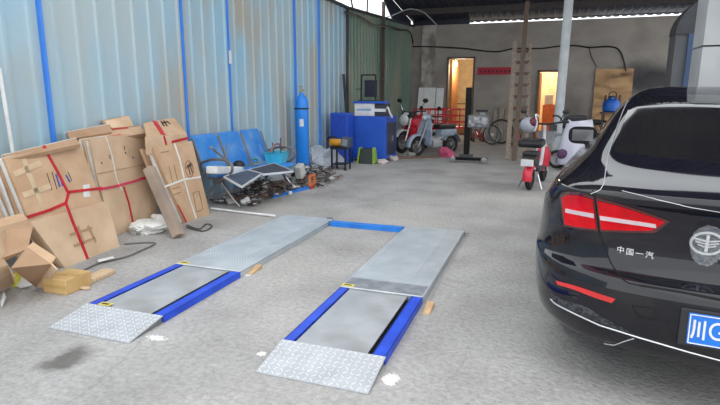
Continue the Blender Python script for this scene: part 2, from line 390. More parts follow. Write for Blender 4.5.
# ------------------------------------------------------------------ vehicle ramps
RX = (-2.989, -1.421); RW = .656; RY = (2.371, 2.3286); RA, RB, RC, RZ = .318, .9646, 2.0755, .052
def ramp(x0, y0, label, side):
    t = thing('vehicle_ramp', label, 'ramp', (x0+RW/2, y0+1.6, 0), 0, 'steel vehicle ramps lying on the concrete')
    ya = y0+RA; yb = ya+RB; yc = yb+RC; x1 = x0+RW
    # sloping checker plate with raised lozenges
    mb = MB(); q = [(x0, y0, .006), (x1, y0, .006), (x1, ya, RZ+.003), (x0, ya, RZ+.003)]
    n = (Vector(q[1])-Vector(q[0])).cross(Vector(q[3])-Vector(q[0])).normalized(); mb.slab(q, n, .005)
    mb.cur = 1
    sl = (RZ)/RA; nx, ny = 17, 9
    ang = math.atan(sl); B = Matrix.Rotation(ang, 3, 'X')
    for i in range(nx):
        for j in range(ny):
            cx = x0+(i+.5)/nx*RW; fy = (j+.5)/ny; cy = y0+fy*RA
            R = B @ Matrix.Rotation(PI/4 if (i+j) % 2 else -PI/4, 3, 'Z')
            mb.box((cx, cy, .006+fy*(RZ-.003)+.0015), (.028, .007, .004), R)
    mb.build('approach_plate', [M_checkbase, M_check], t)
    for xx in (x0+.01, x1-.01):
        mb = MB(); mb.slab([(xx, y0+.02, 0), (xx, ya, 0), (xx, ya, RZ-.006), (xx, y0+.02, .002)], (1, 0, 0), .003); mb.build('plate_gusset', M_steel, t)
    # blue side rails
    wl, wr = .075, .085
    for nm, (a, b) in (('l', (x0+.004, x0+wl)), ('r', (x1-wr, x1-.002))):
        mb = MB(); mb.box(((a+b)/2, (ya+yb)/2, RZ-.006), (b-a, RB-.006, .008), bev=.002)
        mb.box((a+.003, (ya+yb)/2, RZ/2), (.006, RB-.006, RZ-.004)); mb.box((b-.003, (ya+yb)/2, RZ/2), (.006, RB-.006, RZ-.004))
        mb.build('side_rail', M_rail, t)
    # deck between the rails, a little lower, with a gap along the right rail
    mb = MB(); a, b = x0+wl+.006, x1-wr-.03
    mb.box(((a+b)/2, (ya+yb)/2, RZ-.014), (b-a, RB-.012, .008)); mb.box((b-.004, (ya+yb)/2, RZ-.012), (.008, RB-.012, .014))
    if side == 'l': mb.box(((a+b)/2, ya+RB*.36, RZ-.0098), (b-a, .004, .001))
    mb.build('middle_deck', M_galv2, t)
    mb = MB(); mb.box(((x0+x1)/2, (ya+yb)/2, .012), (RW-.02, RB-.02, .012)); mb.build('under_tray', M_black, t)
    # long galvanised platform
    mb = MB(); mb.box(((x0+x1)/2, (yb+yc)/2, RZ-.003), (RW, RC, .006))
    for xx in (x0+.003, x1-.003): mb.box((xx, (yb+yc)/2, RZ/2), (.006, RC, RZ-.004))
    for yy in (yb+.004, yc-.003): mb.box(((x0+x1)/2, yy, RZ/2), (RW-.02, .006, RZ-.006))
    for k in range(6):
        xx = x1-.03-k*.026; mb.box((xx, (yb+.26+yc)/2, RZ+.0015), (.008, RC-.3, .003))
    for k in range(2):
        xx = x0+.03+k*.03; mb.box((xx, (yb+.26+yc)/2, RZ+.001), (.008, RC-.3, .002))
    mb.build('platform', M_galv, t)
    mb = MB()
    for i in range(22):
        for j in range(7):
            mb.ball((x0+.03+(i+.5*(j % 2))*.0275, yb+.27+j*.022, RZ), (.005, .005, .003), 1)
    mb.build('grip_studs', M_check, t); mb = MB()
    for i in range(22): mb.ball((x0+.03+i*.0275, yc-.03, RZ), (.006, .006, .004), 1)
    mb.build('grip_studs', M_check, t)
    mb = MB(); mb.box(((x0+x1)/2, yb+.002, RZ+.002), (RW-.01, .016, .003)); mb.build('joint_strip', M_white, t)
    if side == 'r':
        mb = MB(); mb.box(((x0+x1)/2, yb+.125, RZ+.0008), (RW-.02, .21, .0015)); mb.build('scuffed_strip', mat('scuffed_steel', (150, 154, 160), .6, .3, rgb2=(128, 132, 140), scale=14, contrast=(.4, .6)), t)
    def sticker(cx, cy, s=.1):
        mb = MB(); mb.box((cx, cy, RZ+.0035), (s, .05, .002)); o = mb.build('warning_sticker', M_yellow, t)
        mb = MB(); mb.box((cx, cy, RZ+.005), (s*.6, .018, .001)); mb.build('sticker_mark', M_black, o)
    if side == 'l': sticker(x0+.14, ya+.03); sticker(x0+.06, yb+.04)
    else: sticker(x0+.05, yb+.045)
    if side == 'r':
        mb = MB(); mb.box((x1-.02, yc+.02, .03), (.05, .05, .03)); mb.build('end_bracket', M_steel, t)
        mb = MB(); mb.tube([(x1-.01, yc-.01, .03), (x1+.06, yc-.01, .03)], .009, 8); mb.build('end_pin', M_steel, t)
    else:
        mb = MB(); mb.box((x1-.05, yc-.005, .055), (.06, .04, .02)); mb.build('end_bracket', M_steel, t)
    return t
ramp(RX[0], RY[0], 'left steel ramp with blue side rails, on the side of the cardboard bundles', 'l')
ramp(RX[1], RY[1], 'right steel ramp with blue side rails, on the side of the black car', 'r')
yc = RY[0]+RA+RB+RC
mb = MB(); a = RX[0]+RW+.02; b = RX[1]-.02
mb.box(((a+b)/2, yc-.12, .048), (b-a, .1, .006), bev=.002); mb.box(((a+b)/2, yc-.165, .025), (b-a, .006, .045)); mb.box(((a+b)/2, yc-.075, .025), (b-a, .006, .045))
tag(mb.build('crossbar', M_cross), 'light blue steel crossbar joining the far ends of the two ramps', 'crossbar')
M_wedge = mat('pale_wood', (206, 172, 132), .8, rgb2=(184, 148, 110), scale=3, stretch=(9, 2, 1))
def wedge(px, py, L, label, r):
    p = G(px, py); mb = MB(); mb.slab([(-L/2, -.03, 0), (L/2, -.03, 0), (L/2, -.03, .035), (-L/2, -.03, .006)], (0, -1, 0), -.05)
    mb2 = MB(); mb2.T = L_at((p.x, p.y, 0), r); mb2.add(mb.v, mb.f)
    tag(mb2.build('wooden_wedge', M_wedge), label, 'wedge', 'wooden wedges beside the ramps')
wedge(249, 270.5, .17, 'thin wooden wedge at the joint of the left ramp', PI/2)
wedge(421, 309, .17, 'thin wooden wedge against the joint of the right ramp', PI/2)
# white powder spills
M_powder = mat('white_powder', (232, 230, 226), .95, bump=.4, bscale=60)
def powder(px, py, rx, ry, n, label):
    p = G(px, py); mb = MB()
    for i in range(n):
        a = random.uniform(0, 2*PI); r = random.random()**.7
        s = random.uniform(.003, .014)*(1.3-r)
        mb.ball((p.x+math.cos(a)*r*rx, p.y+math.sin(a)*r*ry, .001), (s*1.5, s*1.2, s*.25), 1, .3)
    tag(mb.build('white_powder_spill', M_powder, smooth=True), label, 'powder spill', kind='stuff')
powder(157, 338, .08, .035, 120, 'white powder spilled beside the near corner of the left ramp')
powder(391, 379, .05, .07, 160, 'white powder spilled beside the right edge of the right ramp near plate')
powder(262, 354, .03, .03, 40, 'small white powder heap left of the right ramp near plate')
powder(247, 275, .05, .03, 20, 'thin white powder trace by the wedge of the left ramp')

# ------------------------------------------------------------------ black car
CX, CY, CA = .852, 2.52, -.113
MC = Matrix.Translation((CX, CY, 0)) @ Matrix.Rotation(CA, 4, 'Z'); MCI = MC.inverted(); RC3 = Matrix.Rotation(CA, 3, 'Z')
def MR(p, sg):
    q = MCI @ Vector(p); q.x *= sg; return MC @ q
M_paint = mat('black_car_paint', (24, 24, 32), .22, rgb2=(17, 17, 25), scale=3, coat=1., spec=0., rgb3=(40, 38, 38), scale3=2.2)
M_glass = mat('dark_tinted_glass', (20, 19, 21), .1, coat=.6, rgb2=(30, 28, 28), scale=2)
SL = [  # z, rear y, half width, front y
 (.25, .30, .70, 4.40), (.262, .17, .78, 4.50), (.285, .09, .845, 4.58), (.34, .045, .875, 4.62), (.43, .012, .89, 4.63), (.52, .0, .897, 4.63), (.60, .0, .90, 4.60), (.645, .008, .90, 4.56),
 (.665, .03, .90, 4.52), (.672, .075, .898, 4.5), (.70, .10, .896, 4.46), (.76, .118, .892, 4.38), (.84, .118, .884, 4.2), (.91, .105, .872, 3.98), (.97, .078, .853, 3.7),
 (1.015, .045, .835, 3.45), (1.04, .022, .82, 3.3), (1.055, .022, .805, 3.24), (1.07, .045, .79, 3.2), (1.085, .10, .772, 3.15), (1.11, .23, .75, 3.06), (1.14, .365, .722, 2.98), (1.172, .475, .697, 2.9), (1.2, .54, .685, 2.86), (1.24, .63, .665, 2.8),
 (1.29, .74, .64, 2.72), (1.34, .85, .612, 2.63), (1.385, .95, .585, 2.53), (1.425, 1.045, .56, 2.44), (1.45, 1.13, .535, 2.37), (1.478, 1.24, .51, 2.3), (1.508, 1.38, .48, 2.22), (1.537, 1.55, .44, 2.14), (1.56, 1.70, .39, 2.08), (1.574, 1.85, .29, 2.03)]
SL = [(z, a, w+(.055 if z < .9 else .055*max(0, (1.2-z)/.3)), b) for z, a, w, b in SL]
NA = 96
def car_ring(z, yr, w, yf):
    yc = (yr+yf)/2; L = (yf-yr)/2; t = min(1, max(0, (z-1.04)/.4)); m = 9-4*t; n = 2.7-.3*t; out = []
    for k in range(NA):
        a = 2*PI*k/NA-PI/2; c, s = math.cos(a), math.sin(a)
        # parametrise so that samples crowd the corners
        x = math.copysign(abs(c)**(2/n), c); y = math.copysign(abs(s)**(2/m), s)
        out.append(MC @ Vector((x*w, yc+y*L, z)))
    return out
tcar = thing('car', 'black fastback car with red tail lights parked on the right', 'car', MC @ Vector((0, 2.3, 0)), CA)
rings = [car_ring(*r) for r in SL]
mb = MB(); mb.grid(rings, close=True); mb.add(rings[0], [tuple(range(NA))]); mb.add(rings[-1], [tuple(range(NA))[::-1]])
body = mb.build('body', M_paint, tcar, smooth='all')
bvh = BVHTree.FromPolygons(mb.v, mb.f)
def hit_ray(px, py):
    d = ray(px, py).normalized(); h = bvh.ray_cast(CAMP, d)
    if h[0] is None:                                   # just past the outline: nearest skin point
        best = None
        for k in range(160):
            c = bvh.find_nearest(CAMP+d*(2.2+k*.02))
            if best is None or c[3] < best[3]: best = c
        h = best
    n = h[1]; n = n if n.dot(d) < 0 else -n
    return h[0], n
def resample(pl, n):
    pl = [Vector((p[0], p[1])) for p in pl]; d = [0]
    for a, b in zip(pl, pl[1:]): d.append(d[-1]+(b-a).length)
    out = []
    for i in range(n):
        t = d[-1]*i/(n-1)
        for k in range(len(pl)-1):
            if t <= d[k+1]+1e-9: out.append(pl[k].lerp(pl[k+1], (t-d[k])/max(1e-9, d[k+1]-d[k]))); break
    return out
def patch(top, bot, nu, nv, off, thick):
    """panel that follows the body between two edge lines; returns its front face rows and normals"""
    A = resample(top, nu); B = resample(bot, nu); rows = []; nr = []
    for j in range(nv):
        r = []; q = []
        for i in range(nu):
            p = A[i].lerp(B[i], j/(nv-1)); h, n = hit_ray(p.x, p.y)
            if h is None:
                h, n = (r[-1]-q[-1]*off, q[-1]) if r else (None, None)
            r.append(h+n*off if h is not None else None); q.append(n)
        for i in range(nu-2, -1, -1):
            if r[i] is None: r[i], q[i] = r[i+1], q[i+1]
        rows.append(r); nr.append(q)
    return rows, nr
def panel(name, M, top, bot, nu=16, nv=8, off=.004, thick=.012, parent=None, mirror=True, smooth='all', only=None):
    rows, nr = patch(top, bot, nu, nv, off, thick); outs = []
    for sgn in ((1, -1) if mirror else (1,)):
        mb = MB()
        f = [[MR(p, sgn) for p in r] for r in rows]
        bk = [[MR(p-n*thick, sgn) for p, n in zip(r, q)] for r, q in zip(rows, nr)]
        mb.grid(f); mb.grid(bk); mb.grid([f[0], bk[0]]); mb.grid([f[-1], bk[-1]])
        mb.grid([[r[0] for r in f], [r[0] for r in bk]]); mb.grid([[r[-1] for r in f], [r[-1] for r in bk]])
        outs.append(mb.build(name, M, parent or tcar, smooth=smooth))
    return outs
def surf_line(name, M, pts, r, parent=None, mirror=True, off=.002, n=40, flat=None):
    P = []
    for p in resample(pts, n):
        h, nn = hit_ray(p.x, p.y)
        if h is not None: P.append(h+nn*off)
    for sgn in ((1, -1) if mirror else (1,)):
        mb = MB(); mb.tube([MR(p, sgn) for p in P], r, 6); mb.build(name, M, parent or tcar, smooth=True)
M_lampred = mat('tail_lamp_red', (226, 10, 30), .2, rgb2=(196, 6, 22), scale=9, coat=.35, spec=.1)
M_lampwhite = mat('tail_lamp_bar', (238, 216, 222), .25, coat=1.)
M_lampdark = mat('tail_lamp_rim', (84, 8, 16), .15, coat=1.)
M_gap = mat('panel_gap', (6, 6, 7), .8)
M_chr = mat('chrome_trim', (232, 233, 236), .32, .55)
for nm, top, bot, top2, bot2, bar in (
 ('o', [(560.5, 195), (568, 191.5), (580, 192.5), (594.5, 197)], [(564, 226.5), (578, 229), (598.5, 231)], [(563, 197.5), (569, 194.5), (580, 195.5), (593.5, 199.5)], [(566, 224), (578, 226.5), (596.5, 228.5)], ([(567, 208.2), (594.5, 213)], [(567, 212), (595, 217.2)])),
 ('i', [(596.5, 197.5), (620, 203.5), (645, 211.5), (669.5, 220.5)], [(600.5, 231.5), (630, 232.5), (655, 232.8), (669.5, 221.5)], [(598, 200.5), (620, 206), (645, 214), (664, 221)], [(602, 229.2), (630, 230), (652, 230.2), (664, 222)], ([(600.5, 215), (656, 223.2)], [(601, 219), (656.5, 226.8)]))):
    rim = panel('tail_light', M_lampdark, top, bot, 18, 8, .004, .02)
    lens = panel('lens', M_lampred, top2, bot2, 18, 8, .008, .004, parent=rim[0], mirror=False)
    rows = panel('light_bar', M_lampwhite, bar[0], bar[1], 14, 3, .011, .004, parent=rim[0], mirror=False)
    # the other side's lamp carries the same pieces
    for src in (lens[0], rows[0]):
        me = src.data.copy(); o = bpy.data.objects.new(src.name.split('.')[0], me); COL.objects.link(o)
        for v in me.vertices: v.co.x = -v.co.x
        bm = bmesh.new(); bm.from_mesh(me); bmesh.ops.recalc_face_normals(bm, faces=bm.faces[:]); bm.to_mesh(me); bm.free()
        o.parent = rim[1]
# rear window, pillars, gaps
panel('rear_window', M_glass, [(628, 110.5), (650, 107.5), (690, 107), (741, 109)], [(614.5, 148), (616.5, 153), (650, 156), (690, 159.5), (738, 164)], 24, 12, .003, .008, mirror=True)
panel('roof_glass', mat('roof_glass', (14, 14, 17), .03, coat=1.), [(638, 96), (672, 94.5), (735, 96)], [(634, 106.5), (672, 103), (735, 104.5)], 20, 5, .003, .008)
surf_line('window_trim', M_chr, [(591, 194), (600, 190.5), (604, 184), (605.5, 172), (609, 153), (616, 130), (623.5, 110), (628, 100)], .0017)
surf_line('panel_gap', M_gap, [(592.5, 189), (594.5, 197), (599, 231), (604, 246), (611, 263), (620, 277), (628, 283), (640, 285.5)], .0035, off=0)
surf_line('panel_gap', M_gap, [(640, 285.5), (680, 292), (722, 300), (738, 304)], .006, off=0)
surf_line('spoiler_reflection', M_chr, [(622, 191), (650, 198), (690, 207), (735, 214.5)], .0015)  # pale line modelled in place of the whitish reflection along the spoiler
surf_line('bumper_trim', M_chr, [(551, 299), (556, 304), (575, 313.5), (600, 325), (640, 337.5), (690, 352), (735, 364)], .004, off=.003)
M_refl = mat('reflector_red', (222, 34, 34), .3, coat=1.)
panel('bumper_reflector', M_refl, [(556.5, 280.5), (575, 285.5), (596, 292.5), (615.5, 299)], [(558.5, 284.5), (575, 289.5), (594, 297), (612, 302.8)], 14, 4, .006, .01)
M_mesh = mat('bumper_mesh', (72, 74, 80), .7, rgb2=(34, 34, 38), scale=60, contrast=(.45, .55))
panel('bumper_grille', M_mesh, [(551, 293), (562, 299), (585, 306), (610, 321), (634, 334)], [(554, 301.5), (575, 311.5), (600, 322.5), (620, 329.5), (636, 335)], 20, 6, .003, .01)
# exhaust surround below trim
surf_line('exhaust_trim', M_chr, [(604, 343), (614, 344.5), (624, 341), (634, 338)], .003, off=.004)
# tow cover and parking sensor
surf_line('tow_cover', M_gap, [(632, 307), (640, 317), (654, 320), (658, 316), (654, 309), (632, 305.5)], .0022, mirror=False)
surf_line('parking_sensor', M_dgrey, [(676+1.8*math.cos(a*PI/6), 298+1.8*math.sin(a*PI/6)) for a in range(13)], .003)
# side windows and door mirror on the left flank, repeated on the right
for nm, ys, za, zb in (('side_window', (.85, 1.85), 1.07, 1.40), ('side_window', (1.92, 2.75), 1.07, 1.40)):
    for sgn in (1, -1):
        mb = MB(); f = []; bk = []
        for j in range(7):
            z = za+(zb-za)*j/6; r = []; q = []
            for i in range(12):
                y = ys[0]+(ys[1]-ys[0])*i/11
                if ys[0] < 1.: y = y+(.62*j/6*(1-i/11))
                else: y = y-(.25*j/6*(i/11))
                h = bvh.ray_cast(MC @ Vector((-3, y, z)), RC3 @ Vector((1, 0, 0)))
                p, n = (h[0], h[1]) if h[0] is not None else (MC @ Vector((-.5, y, z)), Vector((-1, 0, 0)))
                if n.x > 0: n = -n
                a = p+n*.003; b = p-n*.006
                r.append(MR(a, sgn)); q.append(MR(b, sgn))
            f.append(r); bk.append(q)
        mb.grid(f); mb.grid(bk); mb.grid([f[0], bk[0]]); mb.grid([f[-1], bk[-1]]); mb.grid([[r[0] for r in f], [r[0] for r in bk]]); mb.grid([[r[-1] for r in f], [r[-1] for r in bk]])
        mb.build('side_window', M_glass, tcar, smooth='all')
pm = MCI @ AY(583, 135, 5.15)
for sgn in (1, -1):
    mb = MB(); mb.T = MC; c = Vector((pm.x*sgn, pm.y, pm.z))
    prof = []
    for (sx, sz, y) in ((.04, .03, .10), (.085, .055, .08), (.115, .072, .03), (.12, .078, -.02), (.118, .076, -.05)):
        prof.append([c+Vector((math.copysign(abs(math.cos(a))**.6, math.cos(a))*sx, y, math.copysign(abs(math.sin(a))**.6, math.sin(a))*sz)) for a in [2*PI*k/24 for k in range(24)]])
    mb.grid(prof, close=True); mb.add(prof[0], [tuple(range(24))]); mb.add(prof[-1], [tuple(range(24))])
    mr = mb.build('door_mirror', mat('mirror_shell', (12, 12, 14), .35, spec=.2), tcar, smooth=True)
    mb = MB(); mb.T = MC; mb.box(c+Vector((0, -.052, 0)), (.175, .006, .1), bev=.002); mb.build('mirror_glass', mat('mirror_glass', (104, 104, 108), .08, .95), mr)
    mb = MB(); mb.T = MC; mb.beam(c+Vector((-.0*sgn, .02, -.06)), (math.copysign(.74, c.x), c.y+.05, c.z-.1), .05, .03); mb.build('mirror_arm', M_black, mr)
# wheels
for sx in (-1, 1):
    for yy in (1.06, 3.72):
        c = Vector((sx*.71, yy, .325)); mb = MB(); mb.T = MC; mb.lathe([(.2, -.1), (.29, -.11), (.32, -.09), (.325, 0), (.32, .09), (.29, .11), (.2, .1)], c, (1, 0, 0), 32)
        w = mb.build('wheel', M_rubber, tcar, smooth=True)
        mb = MB(); mb.T = MC; mb.lathe([(.04, sx*.115), (.2, sx*.1), (.205, sx*.08)], c, (1, 0, 0), 24)
        for k in range(5):
            a = 2*PI*k/5; mb.beam(c+Vector((sx*.11, 0, 0)), c+Vector((sx*.11, math.cos(a)*.19, math.sin(a)*.19)), .04, .02)
        mb.build('rim', M_steel, w)
mb = MB(); mb.T = MC; mb.box((0, 2.3, .25), (1.3, 3.6, .06)); mb.build('underbody', M_black, tcar)
# number plate
pz = AY(688, 330, CY-.02).z; tilt = RC3 @ Matrix.Rotation(-.10, 3, 'X')
px0 = AY(687, 330, CY-.02).x; pc = MC @ Vector((.02, -.016, pz))
tx = lambda x, z, y=0: pc+tilt @ Vector((x, y, z))
mb = MB(); mb.box(pc, (.44, .012, .14), tilt, .003); plate = mb.build('number_plate', mat('plate_blue', (16, 112, 206), .35, rgb2=(14, 104, 198), scale=3), tcar)
mb = MB()
for z in (.064, -.064): mb.box(tx(0, z, -.0075), (.428, .002, .0045), tilt)
for x in (.213, -.213): mb.box(tx(x, 0, -.0075), (.0045, .002, .13), tilt)
mb.build('plate_border', M_white, plate)
vs, fs = text_mesh('G', .112); mb = MB(); mb.add([tx(v.x*.8-.112, v.y, -.0072-v.z) for v in vs], fs); mb.build('plate_letter', M_white, plate)
mb = MB()
mb.tube([tx(-.196, .042, -.007), tx(-.196, 0, -.007), tx(-.198, -.022, -.007), tx(-.203, -.04, -.007)], .0055, 6)
mb.beam(tx(-.178, .036, -.007), tx(-.178, -.032, -.007), .009, .004, Vector((0, -1, 0))); mb.beam(tx(-.158, .043, -.007), tx(-.158, -.042, -.007), .009, .004, Vector((0, -1, 0)))
mb.build('plate_character', M_white, plate)
mb = MB(); mb.box(pc+Vector((0, .02, 0)), (.5, .04, .17), tilt, .006); mb.build('plate_recess', M_black, tcar)
# badge characters on the boot lid
for ch, px, py in (('中', 620.7, 250), ('国', 630, 252.2), ('一', 639.5, 254), ('汽', 649.5, 255.5)):
    h, n = hit_ray(px, py); vs, fs = text_mesh(ch, .036)
    n.normalize(); u = Vector((0, 0, 1)).cross(n).normalized(); v2 = n.cross(u)
    mb = MB(); mb.add([h+n*(.003+v.z)+u*v.x+v2*v.y for v in vs], fs); mb.build('badge_character', M_white, tcar)
# silver emblem wrapped in crumpled clear film
h, n = hit_ray(707, 243); n.normalize(); u = Vector((0, 0, 1)).cross(n).normalized(); v2 = n.cross(u)
mb = MB()
ring = [h+n*.006+u*.062*math.cos(2*PI*k/28)+v2*.052*math.sin(2*PI*k/28) for k in range(28)]; mb.tube(ring, .006, 6, closed=True)
mb.beam(h+n*.006-v2*.04, h+n*.006+v2*.04, .012, .006, n)
for k in (-1, 1):
    for zz, e in ((-.012, .035), (.002, .045), (.016, .052)): mb.beam(h+n*.006+u*k*.004+v2*(zz-.006), h+n*.006+u*k*e+v2*(zz+.004), .006, .006, n)
emb = mb.build('emblem', M_chr, tcar)
mb = MB(); rows = []
for j in range(15):
    r = []
    for i in range(13):
        a = (i/12-.5)*.13+.008*math.sin(j*.9); b = (j/14-.5)*.2
        rr = math.hypot(a/.066, b/.098); sh = 1 if rr < 1 else 1/rr
        p = h+u*a*sh+v2*b*sh; c = bvh.find_nearest(p)
        r.append(p-n*(p-c[0]).dot(n)+n*(.012+random.uniform(0, .016)))
    rows.append(r)
mb.grid(rows); mb.build('clear_film', M_film, emb, recalc=True)
# ------------------------------------------------------------------ cardboard along the left wall
ZU = Vector((0, 0, 1))
def lean_frame(bl, br, deg):
    """plane through a floor line, leaning back towards the wall: returns point, normal (facing out), base and up directions"""
    d = (br-bl); d.z = 0; d.normalize(); out = Vector((d.y, -d.x, 0))          # away from the wall
    up = (ZU*math.cos(math.radians(deg))-out*math.sin(math.radians(deg))); n = d.cross(up); n = n if n.dot(out) > 0 else -n
    return bl, n, d, up
def bars(mb, fr, quads, off=.004, w=.012):
    pass
def sheet_stack(t, q, n, thick, mats, k=4, name='cardboard_sheet', jit=.012, slide=0.):
    for i in range(k):
        a = -thick*i/k; b = thick/k*.86
        u = (Vector(q[1])-Vector(q[0])).normalized(); v = n.cross(u)
        s = [p+u*random.uniform(-jit, jit)*(i > 0)+v*random.uniform(-jit, jit)*(i > 0)+n*a-u*slide*i for p in q]
        mb = MB(); mb.slab(s, n, b); mb.build(name, mats[i % len(mats)], t)
def strap(t, M, pts, p0, n, w, name='strap', off=.006):
    P = [APL(x, y, p0+n*off, n) for x, y in pts]; mb = MB()
    for a, b in zip(P, P[1:]):
        d = (b-a).normalized(); s = d.cross(n).normalized()*w/2; mb.slab([a-s-d*w*.2, a+s-d*w*.2, b+s+d*w*.2, b-s+d*w*.2], n, .004, .002)
    mb.build(name, M, t)
def marks(t, M, segs, p0, n, w=.012, name='printed_mark', off=.004):
    one = name in ('up_arrows', 'printed_characters'); mb = MB()
    for sg in segs:
        P = [APL(x, y, p0+n*off, n) for x, y in sg]
        for a, b in zip(P, P[1:]): mb.beam(a, b, w, .003, n)
        if not one: mb.build(name, M, t); mb = MB()
    if one: mb.build(name, M, t)
def poly(pts, p0, n): return [APL(x, y, p0, n) for x, y in pts]
# near bundle: folded cartons behind, a pale carton in front, red straps
bl, br = G(65, 268), G(120, 246)
p0, n, d, u = lean_frame(bl, br, 14)
t = thing('cardboard_bundle', 'nearest big bundle of folded cartons tied with a red strap fork', 'cardboard', (bl+br)/2-n*.1, 0, 'tied cardboard bundles against the wall')
sheet_stack(t, poly([(65, 268), (120, 246), (107, 201), (30, 222)], p0, n), n, .12, [M_card2, M_card, M_card3], 3, 'front_carton')
pB = p0-n*.13
qa = poly([(4, 158), (79, 141), (103, 203), (106, 250), (50, 268), (28, 218)], pB, n)
sheet_stack(t, qa, n, .2, [M_card, M_white, M_card3, M_white, M_card, M_white, M_card2], 7, 'cardboard_sheet', .015, .014)
strap(t, M_red, [(44, 146), (50, 158), (58, 172), (68, 192)], pB, n, .027); strap(t, M_red, [(28, 217), (50, 210), (66, 203), (69, 192), (95, 189), (102, 188)], pB, n, .027)
strap(t, M_red, [(66, 203), (73, 222), (82, 244), (88, 259)], p0, n, .028)
marks(t, M_blueink, [[(56, 174), (60, 187)], [(59, 173), (63, 186)], [(66, 175), (70, 182)]], pB, n, .016)
marks(t, M_ink, [[(47, 173), (52, 190)], [(52, 172), (57, 189)], [(68, 172), (72, 181)]], pB, n, .005)
for pl in ([(24, 160), (28, 172), (36, 190), (44, 210)], [(15, 174), (40, 163)], [(24, 195), (50, 186)]): strap(t, mat('clear_tape', (208, 182, 150), .3), pl, pB, n, .05, 'packing_tape', .003)
mb = MB(); mb.slab(poly([(83, 185), (90, 184), (90, 197), (84, 197)], pB+n*.004, n), n, .003); mb.build('paper_label', M_white, t)
marks(t, mat('faded_ink', (178, 142, 110), .8), [[(70, 235), (92, 228)], [(74, 246), (95, 238)], [(88, 226), (96, 242)], [(78, 226), (84, 244)]], p0, n, .024, 'faded_print')
# cartons lying on top of the stacks
def flat_stack(nm, label, px, Yx, w, dd, hgt, r, mats, tilt=0., k=3):
    p = AX(px[0], px[1], Yx); t = thing(nm, label, 'cardboard', p, r, 'loose cartons on top of the bundles')
    for i in range(k):
        mb = MB(); mb.T = L_at(p, r) @ Matrix.Rotation(tilt, 4, 'Y')
        mb.box((random.uniform(-.02, .02), random.uniform(-.03, .03), hgt*(i+.5)/k), (dd, w, hgt/k*.85), Matrix.Rotation(random.uniform(-.04, .04), 3, 'Z')); mb.build('cardboard_sheet', mats[i % len(mats)], t)
    return t
# middle bundle
bl, br = G(114, 237), G(159, 218)
p0, n, d, u = lean_frame(bl, br, 5)
t = thing('cardboard_bundle', 'middle bundle of tall cartons crossed by white and pink straps', 'cardboard', (bl+br)/2-n*.1, 0, 'tied cardboard bundles against the wall')
qc = poly([(113, 237), (158.5, 218), (152, 170), (145, 131.5), (90, 139.5), (97, 175)], p0, n)
sheet_stack(t, qc, n, .13, [M_card2, M_white, M_card, M_white, M_card3], 5, 'cardboard_sheet', .012, .012)
marks(t, M_card3, [[(97, 174), (146, 164)]], p0, n, .008, 'fold_line')
strap(t, mat('pink_strap', (214, 66, 96), .5), [(97, 190), (117, 186), (132, 182), (147, 177)], p0, n, .028)
strap(t, M_wstrap, [(106, 137), (112, 155), (117, 180), (122, 190)], p0, n, .013); strap(t, M_red, [(124, 187), (129, 203), (133, 222), (131, 230)], p0, n, .024)
marks(t, M_ink, [[(109, 155), (110.5, 159)], [(124, 146), (125, 150)], [(125, 152), (126, 154)], [(101, 162), (102.5, 164)], [(132, 157), (134, 158)]], p0, n, .009)
# loose cartons above
pl = AX(95, 130, -4.55)
def loose(label, pts, X, M, th, back, ink=None):
    P = [AX(x, y, X-dx) for (x, y, dx) in pts]; nn = (P[1]-P[0]).cross(P[-1]-P[0]).normalized(); nn = nn if nn.x > 0 else -nn
    t = thing('cardboard_carton', label, 'cardboard', sum(P, Vector())/len(P), 0, 'loose cartons on top of the bundles')
    mb = MB(); mb.slab(P, nn, th); mb.build('panel', M, t)
    # folded flap and paper edge
    a, b = P[-1], P[-2] if len(P) == 4 else P[2]
    mb = MB(); mb.slab([a, b, b-nn*th+Vector((-.02, 0, .02)), a-nn*th+Vector((-.02, 0, .02))], (0, 0, 1), .006, .006); mb.build('flap', back, t)
    if ink:
        for sg in ink:
            mb = MB(); Q = [APL(x, y, P[0]+nn*.004, nn) for x, y in sg]
            for q1, q2 in zip(Q, Q[1:]): mb.beam(q1, q2, .02, .003, nn)
            mb.build('printed_mark', M_redink, t)
    return t
loose('brown carton wedged above the middle bundle with red printed line', [(82, 143, 0), (146, 133, 0), (141, 126, .12), (80, 134, .12)], -4.5, M_card, .05, M_card2, [[(108, 137), (121, 134.5)], [(112, 129.5), (128, 127.5)]])
loose('flattened carton with white edge on top of the near bundle, by the blue seam strip', [(70, 139, 0), (112, 132, 0), (110, 124, .1), (67, 132, .1)], -4.55, M_card3, .04, M_white)
loose('small tilted brown carton at the top, against the wall behind the middle bundle', [(112, 128, 0), (134, 126, 0), (129, 116, .06), (104, 121, .06)], -4.66, M_card2, .04, M_card)
loose('folded carton with paper edges lying over the near bundle', [(6, 160, 0), (80, 144, 0), (76, 138, .1), (3, 155, .1)], -4.3, M_card3, .035, M_white)
